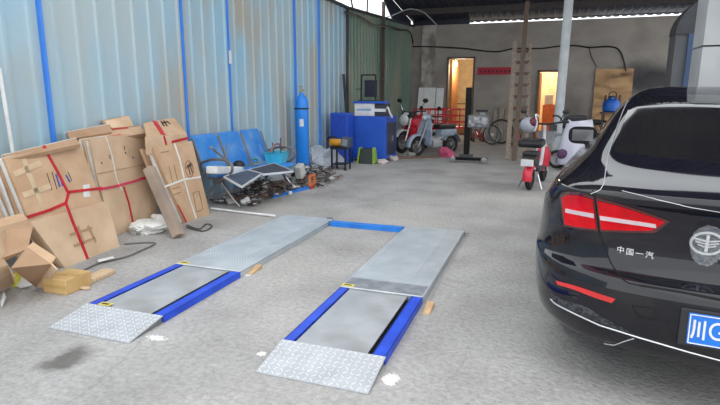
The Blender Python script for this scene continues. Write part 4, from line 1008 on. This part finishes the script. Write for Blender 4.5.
# monitor on a frame
Ym = Y+.38; xa, xb = AY(361.5, 88, Ym).x, AY(375.5, 88, Ym).x; z0 = zb; z1 = AY(368, 75, Ym).z
t = thing('monitor', 'dark monitor on an open frame above the white instrument', 'monitor', ((xa+xb)/2, Ym, z0))
for x in (xa, xb): bar_part(t, 'post', M_black, (x, Ym, z0), (x, Ym, z1), .035)
bar_part(t, 'top_bar', M_black, (xa, Ym, z1), (xb, Ym, z1), .035); bar_part(t, 'base_bar', M_black, (xa-.05, Ym-.04, z0+.015), (xb+.1, Ym-.04, z0+.015), .1, .03)
s0, s1 = AY(364.5, 88, Ym-.08), AY(376.8, 88, Ym-.08); zt_, zb_ = AY(370, 80, Ym-.08).z, AY(370, 97, Ym-.08).z
o = box_part(t, 'screen', M_black, ((s0.x+s1.x)/2, Ym-.06, (zt_+zb_)/2), (s1.x-s0.x, .05, zt_-zb_)); box_part(o, 'glass', mat('screen_glass', (46, 44, 60), .2), ((s0.x+s1.x)/2, Ym-.087, (zt_+zb_)/2), (s1.x-s0.x-.04, .006, zt_-zb_-.04))
box_part(t, 'side_arm', M_black, (xa-.07, Ym, (z0+z1)/2-.02), (.14, .02, .02))
# lime and black box on the floor
Y = 11.2; xa, xb = AY(358, 156, Y).x, AY(374, 156, Y).x; z1 = AY(366, 148, Y).z
t = thing('tool_bag', 'black open tool bag with lime green ends before the blue cabinet', 'bag', ((xa+xb)/2, Y+.12, 0))
mb = MB(); mb.slab([(xa+.03, Y, 0), (xb-.03, Y, 0), (xb-.05, Y+.06, z1*.93), (xa+.05, Y+.06, z1*.93)], (0, -1, 0), .02); mb.build('front_panel', mat('bag_black', (56, 66, 62), .7), t)
mb = MB(); mb.slab([(xa+.03, Y+.3, 0), (xb-.03, Y+.3, 0), (xb-.05, Y+.22, z1*.93), (xa+.05, Y+.22, z1*.93)], (0, 1, 0), .02); mb.build('back_panel', mat('bag_black', (56, 66, 62), .7), t)
for x, sx in ((xa, 1), (xb, -1)):
    mb = MB(); mb.slab([(x, Y-.01, 0), (x, Y+.31, 0), (x+sx*.03, Y+.22, z1), (x+sx*.03, Y+.06, z1)], (1, 0, 0), .03); mb.build('end_panel', mat('lime_green', (146, 186, 70), .6), t)
box_part(t, 'bottom', M_black, ((xa+xb)/2, Y+.15, .012), (xb-xa, .28, .02))
# leaning dark pole and hanging bag beside the locker
a = Vector((-4.52, 12.2, 0)); b = AX(343.5, 74, WX+.1); mb = MB(); mb.beam(a, b, .06, .04); tag(mb.build('dark_pole', M_dgrey), 'dark flat pole leaning at the join of blue and green walls', 'pole')
# papers on the floor by the cabinet
p = G(381, 162.5); crumple('paper_ball', 'crumpled pale paper at the foot of the blue cabinet corner', p+Vector((.12, -.14, 0)), (.11, .09, .05), mat('pinkish_paper', (206, 190, 188), .7), cat='paper')
p = G(393, 160); crumple('paper_ball', 'second pale paper ball on floor right of the blue cabinet', p+Vector((.05, -.05, 0)), (.09, .1, .06), mat('pinkish_paper', (206, 190, 188), .7), cat='paper')
# ------------------------------------------------------------------ two wheelers and the cargo tricycle
def wheel(t, c, R, w, ax=(1, 0, 0), spokes=10, rimM=None, tw=.16):
    mb = MB(); mb.torus(c, R-R*tw, R*tw, ax, 28, 10); o = mb.build('wheel', M_rubber, t, smooth=True)
    mb = MB(); mb.torus(c, R*(1-2*tw), R*.05, ax, 24, 6); A = Vector(ax).normalized(); u = A.orthogonal().normalized(); v = A.cross(u)
    for k in range(spokes):
        a = 2*PI*k/spokes; mb.tube([Vector(c), Vector(c)+(u*math.cos(a)+v*math.sin(a))*R*(1-2*tw)], R*.02, 5)
    mb.lathe([(R*.14, -w*.5), (R*.16, 0), (R*.14, w*.5)], c, ax, 14); mb.build('rim', rimM or M_steel, o); return o
def local(t): return wm(t)
class LP:      # parts written in the thing's own frame
    def __init__(s, t): s.t = t
    def mesh(s, name, M, fn, smooth=True):
        mb = MB(); mb.T = wm(s.t); fn(mb); return mb.build(name, M, s.t, smooth=smooth)
    def tube(s, name, M, pts, r, seg=8): return s.mesh(name, M, lambda mb: mb.tube(spline([Vector(p) for p in pts]) if len(pts) > 2 else pts, r if not isinstance(r, list) else r, seg))
    def box(s, name, M, c, d, bev=.01, rot=None): return s.mesh(name, M, lambda mb: mb.box(c, d, rot, bev), False)
    def ball(s, name, M, c, r): return s.mesh(name, M, lambda mb: mb.ball(c, r, 2))
    def plate(s, name, M, pts, n, th, bev=0.): return s.mesh(name, M, lambda mb: mb.slab(pts, n, th), False)
    def wheel(s, c, R, w, **k):
        t = s.t; A = wm(t); return wheel(t, A @ Vector(c), R, w, (A.to_3x3() @ Vector((1, 0, 0))), **k)
    def fender(s, name, M, c, R, w, a0, a1, n=10):
        def f(mb):
            rows = []
            for k in range(n+1):
                a = a0+(a1-a0)*k/n; rows.append([Vector((c[0]+x, c[1]+math.cos(a)*(R-dz), c[2]+math.sin(a)*(R-dz))) for x, dz in ((-w/2, .03), (-w*.4, 0), (0, -.008), (w*.4, 0), (w/2, .03))])
            mb.grid(rows); mb.grid([[v+Vector((0, 0, -.006)) for v in r] for r in rows])
        return s.mesh(name, M, f, 'all')
# red electric bike seen from behind
p = G(530, 192); t = thing('electric_bike', 'small red electric bike with black seat, seen from behind near the car', 'bike', (p.x-.02, p.y+.2, 0), -.19)
q = LP(t); M_er = mat('bike_red', (206, 40, 62), .35); M_wp = mat('bike_white', (220, 220, 222), .4)
q.wheel((0, 0, .20), .20, .08, rimM=M_dgrey, tw=.22); q.wheel((0, 1.05, .20), .20, .08, rimM=M_dgrey, tw=.22)
q.fender('rear_fender', M_er, (0, 0, .2), .245, .15, .7, PI+.1); q.fender('front_fender', M_er, (0, 1.05, .2), .235, .12, .2, PI-.1)
q.mesh('rear_body', M_black, lambda mb: (mb.box((0, .1, .44), (.17, .34, .12), None, .04),), False)
q.box('rear_rack', M_black, (0, -.06, .55), (.22, .3, .03)); q.box('licence_plate', M_wp, (-.01, -.235, .47), (.2, .012, .11)); q.box('tail_lamp', M_lampred, (0, -.115, .42), (.14, .03, .05))
q.mesh('rear_seat', M_black, lambda mb: mb.box((0, -.02, .60), (.24, .26, .08), None, .03), False)
q.mesh('seat', M_black, lambda mb: mb.box((-.07, .3, .745), (.4, .34, .12), Matrix.Rotation(.1, 3, 'X'), .05), False)
q.tube('seat_post', M_chrome, [(0, .3, .45), (0, .32, .7)], .022)
q.box('floor_board', M_dgrey, (0, .52, .30), (.18, .5, .06), .02); q.tube('frame_tube', M_wp, [(0, .1, .36), (0, .5, .28), (0, .78, .34), (0, .95, .72)], .03)
q.mesh('leg_shield', M_er, lambda mb: mb.slab([(-.1, .8, .3), (.12, .8, .3), (.15, .86, .5), (.08, .93, .64), (-.08, .93, .64), (-.12, .86, .5)], (0, -1, .2), .03), False)
q.tube('fork', M_wp, [(-.07, 1.05, .2), (-.06, 1.0, .5), (0, .93, .8)], .018); q.tube('fork', M_wp, [(.07, 1.05, .2), (.06, 1.0, .5), (0, .93, .8)], .018)
q.tube('stem', M_wp, [(0, .95, .7), (0, .89, 1.02)], .028)
q.tube('handlebar', M_black, [(-.33, .78, 1.08), (-.2, .86, 1.06), (0, .89, 1.03), (.2, .86, 1.06), (.33, .78, 1.08)], .017)
for sx in (-1, 1):
    q.tube('grip', M_black, [(sx*.32, .785, 1.08), (sx*.41, .74, 1.085)], .023)
    o = q.tube('mirror_stalk', M_black, [(sx*.25, .83, 1.07), (sx*.29, .83, 1.16), (sx*.33, .8, 1.22)], .008); q.mesh('mirror', M_black, lambda mb: mb.ball((sx*.35, .8, 1.25), (.06, .02, .04), 2)).parent = o
q.mesh('front_basket', M_grey, lambda mb: open_box(mb, Vector((0, 1.1, .68)), .22, .18, .3, .24, .22, .01), False)
q.tube('kick_stand', M_chrome, [(-.1, .1, .25), (-.19, .02, .02)], .012); q.tube('kick_stand', M_chrome, [(.1, .1, .25), (.19, .02, .02)], .012)
# helmet bag on the handlebar
hp = AY(529, 125, p.y+.95); t = thing('helmet', 'grey helmet with maroon band hanging from the left bike handlebar', 'helmet', hp-ZU*.12)
mb = MB(); mb.ball(hp, (.155, .14, .135), 3); mb.build('shell', mat('helmet_grey', (168, 172, 182), .35), t, smooth=True)
mb = MB(); mb.ball(hp+Vector((.07, -.05, .045)), (.1, .1, .085), 2); mb.build('band', mat('maroon', (96, 34, 56), .5), t, smooth=True)
tube_part(t, 'chin_strap', M_white, spline([hp+Vector((.1, -.1, -.1)), hp+Vector((.13, -.12, .04)), hp+Vector((.1, -.02, .18)), hp+Vector((.16, .02, .14))]), .013)
# red cargo tricycle
f = G(409, 156); fy = 13.7; fx = AY(409, 150, fy).x
t = thing('cargo_tricycle', 'red motor tricycle with chrome headlight and railed cargo bed at the back left', 'tricycle', (fx, fy+.5, 0), math.radians(180-24))
q = LP(t)
q.wheel((0, .5, .3), .3, .1, tw=.18)
for sx in (-.42, .42): q.wheel((sx, -1.15, .3), .3, .12, tw=.2)
q.fender('front_fender', mat('pale_fender', (196, 192, 190), .4), (0, .5, .3), .34, .15, .5, PI-.7)
for sx in (-.09, .09): q.tube('fork', M_chrome, [(sx, .5, .3), (sx, .36, .62), (sx, .24, .98)], .026)
q.mesh('headlight', M_chrome, lambda mb: mb.lathe([(.06, -.13), (.13, -.07), (.165, .03), (.165, .05)], (0, .40, .88), (0, 1, .08), 20)); q.mesh('headlight_lens', mat('lamp_lens', (212, 214, 214), .15), lambda mb: mb.lathe([(.155, .05), (.12, .08), (.02, .095)], (0, .40, .88), (0, 1, .08), 20))
q.mesh('windscreen_cowl', M_black, lambda mb: mb.box((0, .26, 1.02), (.36, .16, .16), None, .05), False); q.box('cowl_plate', M_white, (0, .35, 1.05), (.16, .012, .06))
q.mesh('fuel_tank', M_mred, lambda mb: mb.box((0, -.06, .80), (.36, .62, .28), Matrix.Rotation(-.1, 3, 'X'), .09), False)
q.mesh('engine_cowl', M_mred, lambda mb: mb.box((0, .06, .48), (.46, .5, .4), None, .08), False); q.mesh('leg_guard', M_mred, lambda mb: mb.slab([(-.3, .22, .3), (.3, .22, .3), (.26, .2, .75), (-.26, .2, .75)], (0, 1, 0), .03), False)
q.box('engine', M_dgrey, (0, -.02, .36), (.3, .5, .24), .03); q.mesh('seat', M_black, lambda mb: mb.box((0, -.5, .82), (.34, .42, .12), None, .04), False)
q.tube('handlebar', M_black, [(-.42, .02, 1.12), (-.2, .16, 1.1), (0, .22, 1.04), (.2, .16, 1.1), (.42, .02, 1.12)], .018)
for sx in (-1, 1):
    o = q.tube('mirror_stalk', M_chrome, [(sx*.3, .1, 1.1), (sx*.36, .12, 1.25), (sx*.42, .1, 1.34)], .01); q.mesh('mirror', M_black, lambda mb: mb.ball((sx*.44, .1, 1.39), (.09, .025, .06), 2)).parent = o
q.tube('chassis_rail', M_dgrey, [(-.2, -1.7, .45), (-.2, .1, .4)], .035); q.tube('chassis_rail', M_dgrey, [(.2, -1.7, .45), (.2, .1, .4)], .035); q.tube('axle', M_dgrey, [(-.42, -1.15, .3), (.42, -1.15, .3)], .03)
bed = q.box('cargo_bed', M_mred, (0, -1.25, .62), (1.05, 1.25, .06))
for sx in (-.52, .52):
    for z in (.78, .96, 1.14): q.tube('side_rail', M_mred, [(sx, -1.86, z), (sx, -.64, z)], .018)
    for y in (-1.86, -1.45, -1.05, -.64): q.tube('rail_post', M_mred, [(sx, y, .62), (sx, y, 1.16)], .02)
for y in (-1.86, -.64):
    for z in (.78, .96, 1.14): q.tube('end_rail', M_mred, [(-.52, y, z), (.52, y, z)], .018)
    for x in (-.26, 0, .26): q.tube('rail_post', M_mred, [(x, y, .62), (x, y, 1.16)], .016)
# grey moped beside it
fy = 13.1; fx = AY(430, 150, fy).x
t = thing('moped', 'grey blue moped with big leg shield before the red tricycle', 'moped', (fx, fy+.45, 0), math.radians(180-34))
q = LP(t); M_mg = mat('moped_grey', (158, 172, 190), .35, rgb2=(140, 152, 168)); M_sil = mat('moped_silver', (170, 172, 176), .35, .4)
q.wheel((0, .6, .26), .26, .09, tw=.2); q.wheel((0, -.62, .26), .26, .09, tw=.2)
q.fender('front_fender', M_mg, (0, .6, .26), .31, .15, 0, PI-.5); q.fender('rear_fender', M_mg, (0, -.62, .26), .33, .18, .4, PI-.1)
q.mesh('leg_shield', M_mg, lambda mb: mb.slab([(-.2, .32, .28), (.2, .32, .28), (.26, .36, .6), (.16, .3, .92), (-.16, .3, .92), (-.26, .36, .6)], (0, 1, .1), .04), False)
q.mesh('under_bone', M_sil, lambda mb: mb.tube(spline([Vector((0, .3, .5)), Vector((0, .05, .4)), Vector((0, -.3, .48)), Vector((0, -.75, .62))]), [.09]*19, 10))
q.mesh('seat', M_black, lambda mb: mb.box((0, -.38, .74), (.26, .62, .11), None, .045), False); q.box('side_cover', M_mg, (0, -.4, .58), (.28, .5, .18), .05)
q.mesh('engine', M_sil, lambda mb: mb.box((0, -.02, .3), (.24, .34, .2), None, .04), False); q.tube('exhaust', M_chrome, [(.14, 0, .22), (.16, -.4, .24), (.17, -.85, .32)], .04)
q.tube('handlebar', M_black, [(-.34, .12, 1.0), (-.15, .2, 1.0), (0, .24, .96), (.15, .2, 1.0), (.34, .12, 1.0)], .018); q.mesh('headlight_cowl', M_mg, lambda mb: mb.ball((0, .28, .98), (.15, .11, .1), 2)); q.mesh('headlight', M_white, lambda mb: mb.ball((0, .36, .97), (.08, .04, .06), 2))
for sx in (-.06, .06): q.tube('fork', M_sil, [(sx, .6, .26), (sx, .42, .6), (sx, .3, .9)], .02)
q.tube('kick_stand', M_dgrey, [(-.1, -.1, .25), (-.2, -.15, .02)], .015)
for sx in (-1, 1):
    o = q.tube('mirror_stalk', M_black, [(sx*.26, .16, 1.0), (sx*.3, .17, 1.16)], .008); q.mesh('mirror', M_black, lambda mb: mb.ball((sx*.32, .17, 1.21), (.07, .02, .05), 2)).parent = o
p = G(447, 157.5); crumple('pink_bag', 'crumpled pink bag on the floor under the grey moped', p, (.17, .13, .13), mat('pink_bag_plastic', (206, 84, 122), .5))
p = G(419, 156); crumple('grey_rag', 'grey rag bundle by the tricycle front wheel', p+Vector((-.15, -.5, 0)), (.13, .12, .08), mat('grey_rag_cloth', (150, 148, 146), .8), cat='rag')
a, b = G(397, 159), G(440, 157.5); mb = MB(); mb.beam(a+ZU*.03, b+ZU*.03, .14, .05); tag(mb.build('floor_plank', M_wood2), 'brown plank lying on the floor in front of the tricycle', 'plank')
# white boards leaning on the back wall
for i, (pa, pb, lab) in enumerate((((418, 87.5), (434.5, 112), 'larger white board leaning on the back wall behind the tricycle'), ((436, 88), (442.5, 112), 'narrow white board leaning just right of the larger white board'))):
    A = AY(pa[0], pa[1], BY-.2); B = AY(pb[0], pb[1], BY-.2); z1 = A.z; mb = MB()
    mb.slab([(A.x, BY-.5, 0), (B.x, BY-.5, 0), (B.x, BY-.06, z1), (A.x, BY-.06, z1)], (0, -1, 0), .03); tag(mb.build('white_board', mat('bright_board', (248, 248, 248), .6, rgb2=(238, 238, 238))), lab, 'board', 'white boards leaning on the back wall')
# ------------------------------------------------------------------ headlamp tester
p = G(466, 162.5); t = thing('headlamp_tester', 'black headlamp tester column on a low wheeled base', 'tester', (p.x, p.y, 0))
zt = AY(466, 87.5, p.y).z; hw = .065
M_tb = mat('tester_black', (14, 14, 17), .5, spec=.2)
box_part(t, 'column', M_tb, (p.x, p.y, zt/2+.06), (.125, .12, zt-.12), None, .01)
xa, xb = AY(450, 161, p.y).x, AY(487, 161, p.y).x
box_part(t, 'base_beam', M_tb, ((xa+xb)/2, p.y, .09), (xb-xa, .14, .07), None, .01); box_part(t, 'column_foot', M_dgrey, (p.x, p.y, .16), (.3, .16, .07))
for x in (xa+.07, xb-.06):
    mb = MB(); mb.lathe([(.05, -.03), (.07, -.025), (.07, .025), (.05, .03)], (x, p.y-.1, .07), (0, 1, 0), 18); mb.build('caster', M_steel, t, smooth=True)
xa, xb = AY(468.5, 120, p.y).x, AY(489.5, 120, p.y).x; za, zb = AY(478, 115, p.y).z, AY(478, 127.5, p.y).z
o = box_part(t, 'lens_box', mat('tester_grey', (104, 104, 108), .4), ((xa+xb)/2, p.y-.0, (za+zb)/2), (xb-xa, .3, za-zb), None, .02)
mb = MB(); rows = [[Vector((xa+.03+(xb-xa-.06)*i/6, p.y-.153+.0*j, zb+.03+(za-zb-.06)*j/4)) for i in range(7)] for j in range(5)]
mb.grid(rows); mb.build('fresnel_lens', mat('lens_glass', (150, 152, 156), .12, .5, rgb2=(96, 96, 100), scale=16, contrast=(.42, .58)), o, solid=.006)
za2 = AY(482, 110, p.y).z; box_part(t, 'sight', M_black, ((xa+xb)/2+.06, p.y, za2-.02), (.26, .08, .05)); box_part(t, 'sight_support', M_grey, ((xa+xb)/2+.08, p.y, (za2+za)/2-.02), (.1, .06, za2-za))
# ------------------------------------------------------------------ along the back wall
# red banner
A, B = AY(477.5, 67.5, BY-.03), AY(512.5, 74.5, BY-.03)
t = thing('red_banner', 'red banner strip with worn writing on the grey back wall', 'banner', ((A.x+B.x)/2, BY-.03, B.z)); 
box_part(t, 'board', mat('banner_red', (190, 44, 66), .6, rgb2=(172, 36, 58), scale=3), ((A.x+B.x)/2, BY-.013, (A.z+B.z)/2), (B.x-A.x, .03, A.z-B.z), None, 0)
bx_ = A.x+.12
while bx_ < B.x-.1:
    box_part(t, 'worn_character', mat('banner_ink', (120, 30, 46), .7), (bx_, BY-.033, (A.z+B.z)/2-.01), (.07, .004, .09), None, 0); bx_ += .14
# spoked wheel and parts
def loose_wheel(label, px, py, Y, R, lean, M=M_steel, turn=0.):
    c = AY(px, py, Y); c.z = R+.005; ax = Vector((math.sin(turn)*math.cos(lean), -math.cos(lean)*math.cos(turn), math.sin(lean)))
    t = thing('spoked_wheel', label, 'wheel', (c.x, c.y, 0), 0, 'loose spoked wheels'); wheel(t, c, R, .06, tuple(ax), 16, M, .07)
loose_wheel('large spoked wheel leaning before the pale planks at the back wall', 501, 131, 17.6, .40, .2)
loose_wheel('smaller spoked wheel left of the large spoked wheel at the back wall', 492, 133, 17.2, .31, .15, turn=.5)
loose_wheel('silver spoked wheel beside the plywood sheet above the car flank', 603, 124, 17.0, .42, .25, M_chrome, -.4)
for i, (xa, xb, yt, lab) in enumerate(((494, 498, 110, 'left pale plank leaning on the back wall behind the wheels'), (499.5, 504, 106.5, 'tallest pale plank leaning in the middle behind the wheels'), (505, 508.5, 110, 'right pale plank leaning on the back wall beside the ladder'))):
    A, B = AY(xa, yt, BY-.1), AY(xb, yt, BY-.1); mb = MB(); mb.slab([(A.x, BY-.35, 0), (B.x, BY-.35, 0), (B.x, BY-.03, A.z), (A.x, BY-.03, A.z)], (0, -1, 0), .04); tag(mb.build('plank', mat('pale_grey_wood', (176, 164, 150), .85, rgb2=(150, 138, 124), scale=3, stretch=(9, 9, 1))), lab, 'plank', 'planks leaning on the back wall')
p = G(477, 141.5); t = thing('trolley_jack', 'low red trolley jack on the floor behind the black tester', 'jack', p, .3)
q = LP(t); M_jr = mat('jack_red', (176, 34, 52), .4)
for sx in (-.13, .13): q.plate('side_plate', M_jr, [(sx, -.3, .05), (sx, .32, .05), (sx, .3, .14), (sx, -.1, .32), (sx, -.3, .26)], (1, 0, 0), .02)
q.tube('lift_arm', M_jr, [(0, -.2, .2), (0, .25, .34)], .05); q.mesh('saddle', M_steel, lambda mb: mb.lathe([(.04, 0), (.09, .03), (.09, .06)], (0, .25, .36), seg=16)); q.tube('handle', M_jr, [(0, -.25, .25), (.06, -.4, .62)], .022)
for sx in (-.16, .16): q.mesh('roller', M_dgrey, lambda mb: mb.lathe([(.07, -.03), (.075, 0), (.07, .03)], (sx, .22, .078), (1, 0, 0), 14)); q.mesh('roller', M_dgrey, lambda mb: mb.lathe([(.07, -.03), (.075, 0), (.07, .03)], (sx, -.24, .078), (1, 0, 0), 14))
# fire extinguisher
p = G(516.5, 142.5); zt = AY(516.5, 131, p.y).z; t = thing('fire_extinguisher', 'red fire extinguisher on the floor behind the ladder', 'fire extinguisher', p)
k = zt/.42; mb = MB(); mb.lathe([(.09*k, 0), (.1*k, .02), (.1*k, .34*k), (.08*k, .39*k), (.035*k, .42*k)], p, seg=20); mb.build('tank', M_er, t, smooth=True)
mb = MB(); mb.lathe([(.035*k, .42*k), (.03*k, .47*k)], p, seg=12); mb.beam(p+Vector((-.03, 0, .49*k)), p+Vector((.14, 0, .5*k)), .03, .025); mb.build('valve_head', M_black, t)
tube_part(t, 'discharge_hose', M_black, spline([p+Vector((.02, 0, .46*k)), p+Vector((.14*k, -.02, .4*k)), p+Vector((.13*k, -.02, .15*k))]), .014)
# ladder, and a tall brown pole leaning against a roof beam
b0, b1 = G(507.5, 160), G(526, 158.5)
t0, t1 = AY(515.3, 41, 14.9), AY(530.5, 40, 14.9)
t = thing('ladder', 'tall weathered wooden ladder leaning in front of the back wall', 'ladder', (b0+b1)/2)
bar_part(t, 'rail', M_wood, b0, t0, .11, .06, up=Vector((0, 1, 0))); bar_part(t, 'rail', M_wood, b1, t1, .075, .06, up=Vector((0, 1, 0)))
for k in range(9):
    f_ = .12+k*.098; bar_part(t, 'rung', M_wood2, b0.lerp(t0, f_), b1.lerp(t1, f_), .05, .075)
a = G(514, 160.5); b = AY(527.5, 2, 15.3); bb = a+(b-a)*1.0
mb = MB(); mb.beam(a, bb, .11, .07, Vector((0, 1, 0))); tag(mb.build('brown_pole', M_wood2), 'long brown timber leaning from the ladder foot up to the roof', 'pole')
# grey pipe column with bands
a = G(554.5, 165); b = AY(569.5, -6, 13.3); ax_ = (b-a)
t = thing('pipe_column', 'pale grey steel pipe column leaning slightly beside the doorway', 'column', a)
M_pipe = mat('pale_grey_pipe', (186, 192, 194), .5, rgb2=(170, 176, 178), scale=4)
tube_part(t, 'pipe', M_pipe, [a, b], .098, 20)
for f_ in (.05, .17): tube_part(t, 'clamp_band', mat('pipe_band', (150, 152, 156), .5), [a+ax_*f_, a+ax_*(f_+.016)], .118, 20)
box_part(t, 'foot_plate', M_dgrey, a+ZU*.01, (.34, .34, .02))
mb = MB(); box_part(t, 'junction_box', M_dgrey, a+ax_*.2+Vector((-.1, -.06, 0)), (.16, .12, .3))
# scooter under a pale cover
Y = 11.6; xa, xb = AY(556, 145, Y).x, AY(593, 145, Y).x
t = thing('covered_scooter', 'scooter under a white cover between the pipe column and the car', 'scooter', ((xa+xb)/2, Y+.3, 0))
M_cover = mat('white_cover', (222, 222, 234), .7, rgb2=(208, 208, 224), scale=3)
rows = []; W = xb-xa; rnd = random.Random(3)
for j in range(11):
    v = j/10; r = []
    for i in range(25):
        a = 2*PI*i/24; s = (1-.34*v**2); fold = 1+.09*math.sin(a*7+j*.2)*(1-v)
        zz = .14+.86*v if j else .12
        r.append(Vector(((xa+xb)/2+.04+math.cos(a)*W*.5*s*fold+.05*v, Y+.35+math.sin(a)*.42*s*fold, zz+.05*math.cos(a*2)*v)))
    rows.append(r)
mb = MB(); mb.grid(rows); mb.add(rows[-1], [tuple(range(24))]); mb.build('cover', M_cover, t, smooth='all', solid=.008)
c = Vector(((xa+xb)/2, Y+.35, 0)); pz = AY(574, 119, Y+.3)
mb = MB(); mb.box((pz.x+.06, Y+.45, 1.06), (.4, .3, .13), None, .05); mb.build('seat', M_black, t)
tube_part(t, 'handlebar', M_black, spline([Vector((pz.x-.42, Y+.2, 1.12)), Vector((pz.x-.3, Y+.26, 1.1)), Vector((pz.x-.2, Y+.3, 1.0)), Vector((pz.x-.05, Y+.38, 1.02))]), .018)
for dx in (-.3, .3): wheel(t, Vector((c.x+dx, c.y, .2)), .2, .08, (0, 1, 0), 10)
pp = AY(562, 153, Y-.1); mb = MB(); mb.ball((pp.x+.0, Y+.02, pp.z-.03), (.1, .05, .11), 2, .12); mb.build('purple_patch', mat('purple_cloth', (92, 58, 96), .7), t, smooth=True)
# plywood sheet
A, B = AY(596, 69, BY-.06), AY(629, 118, BY-.06)
mb = MB(); mb.slab([(A.x, BY-.25, 0), (B.x, BY-.25, 0), (B.x, BY-.05, A.z), (A.x, BY-.05, A.z)], (0, -1, 0), .02); tag(mb.build('plywood_sheet', mat('scorched_ply', (206, 168, 124), .8, rgb2=(176, 138, 98), scale=1.5, stretch=(1, 1, 3), rgb3=(112, 86, 64), scale3=1.3)), 'large scorched plywood sheet leaning on the back wall', 'plywood')
# blue jug on a little rack before it
c = AY(611.5, 104, 17.5); rt_, zb = .27, AY(611, 112, 17.5).z
t = thing('wooden_rack', 'small wooden post rack holding the blue jug before the plywood', 'rack', (c.x, c.y, 0))
for px in (605.5, 620): x = AY(px, 100, c.y).x; bar_part(t, 'post', M_wood2, (x, c.y+.1, 0), (x, c.y+.1, AY(606, 95, c.y).z), .06)
box_part(t, 'shelf', M_wood2, (c.x+.03, c.y, zb-.03), (.62, .5, .05), None, 0)
for dx in (-.24, .28): bar_part(t, 'post', M_wood2, (c.x+dx, c.y-.2, 0), (c.x+dx, c.y-.2, zb-.05), .05)
t = thing('blue_jug', 'bright blue plastic jug on the wooden rack before the plywood', 'jug', (c.x, c.y, zb)); h_ = AY(611, 97.5, c.y).z-zb
mb = MB(); mb.lathe([(.19, 0), (.24, .03), (.25, h_*.55), (.2, h_*.8), (.09, h_*.9), (.08, h_)], (c.x, c.y, zb), seg=24); mb.build('body', mat('jug_blue', (28, 108, 216), .35), t, smooth=True)
mb = MB(); mb.lathe([(.09, 0), (.09, .05)], (c.x, c.y, zb+h_), seg=16); mb.build('lid', M_dgrey, t); tube_part(t, 'handle', M_black, spline([Vector((c.x-.1, c.y-.05, zb+h_*.9)), Vector((c.x-.08, c.y-.1, zb+h_+.14)), Vector((c.x+.08, c.y-.1, zb+h_+.14)), Vector((c.x+.1, c.y-.05, zb+h_*.9))]), .014)
# dark motorcycle shape behind the cover
Y = 16.2; Y = 15.0; c = AY(575, 128, Y)
t = thing('parked_motorcycle', 'dark motorcycle parked behind the covered scooter', 'motorcycle', (c.x, Y, 0), PI/2)
q = LP(t); q.wheel((0, .6, .3), .3, .1); q.wheel((0, -.6, .3), .3, .1); q.mesh('seat', M_black, lambda mb: mb.box((0, -.25, .86), (.3, .75, .14), None, .06), False); q.mesh('fuel_tank', M_dgrey, lambda mb: mb.box((0, .28, .86), (.3, .45, .22), None, .08), False)
q.box('engine', M_steel, (0, .05, .45), (.28, .45, .35), .04); q.tube('frame', M_black, [(0, .5, .8), (0, 0, .62), (0, -.6, .32)], .035); q.tube('handlebar', M_black, [(-.35, .4, 1.12), (0, .5, 1.08), (.35, .4, 1.12)], .02); q.tube('fork', M_chrome, [(0, .6, .3), (0, .47, 1.05)], .03)
# inside the doorways
A = AY(455, 104, BY+1.0); t = thing('wooden_shelf', 'low brown wooden shelf just inside the bulb-lit doorway', 'shelf', (A.x+.1, BY+1.9, 0))
for z in (.04, .5, A.z+.0): box_part(t, 'board', M_wood2, (A.x+.25, BY+1.9, z), (.8, .35, .04))
for x in (A.x-.13, A.x+.63): box_part(t, 'side', M_wood2, (x, BY+1.9, A.z/2), (.04, .35, A.z))
A = AY(551, 110, BY+1.6); o = MB(); o.box((A.x-.05, BY+1.6, A.z/2+.1), (.5, .4, A.z+.2), None, .03); tag(o.build('orange_crate', M_orange), 'tall orange crate inside the doorway by the pipe column', 'crate')
o = MB(); o.box((A.x-.1, BY+1.6, A.z+.2+.18), (.3, .3, .36), None, .03); tag(o.build('white_box', M_white), 'white box standing on the orange crate in the doorway', 'box')
# cables
def cable(label, pts, Y, r=.022, M=None, X=None):
    P = [AY(x, y, Y) if X is None else AX(x, y, X) for x, y in pts]; mb = MB(); mb.tube(spline(P), r, 6); tag(mb.build('cable', M or M_black, smooth=True), label, 'cable')
cable('black cable running across the grey back wall', [(412, 46.5), (440, 47), (465, 48.5), (485, 51), (500, 51.5), (514, 48.5), (540, 48.5), (560, 46), (575, 45.5), (590, 47.5), (608, 46.5), (618, 49), (623, 58), (626, 71)], BY-.05, .024)
cable('thin dark wire dropping to the plywood corner', [(589, 48), (592, 58), (597, 67)], BY-.05, .012)
cable('black cable sagging along the top of the green wall', [(345, 12), (358, 16), (366, 20), (374, 25), (383, 26), (392, 27), (400, 30), (406, 30), (411, 34), (413, 44)], 0, .025, None, WX+.12)
cable('pale flexible conduit arching under the roof at the back left', [(381, 18.5), (392, 15.5), (404, 10.5), (413, 9), (424, 12.5), (432, 20), (440, 28.5)], BY-2.6, .02, M_grey)
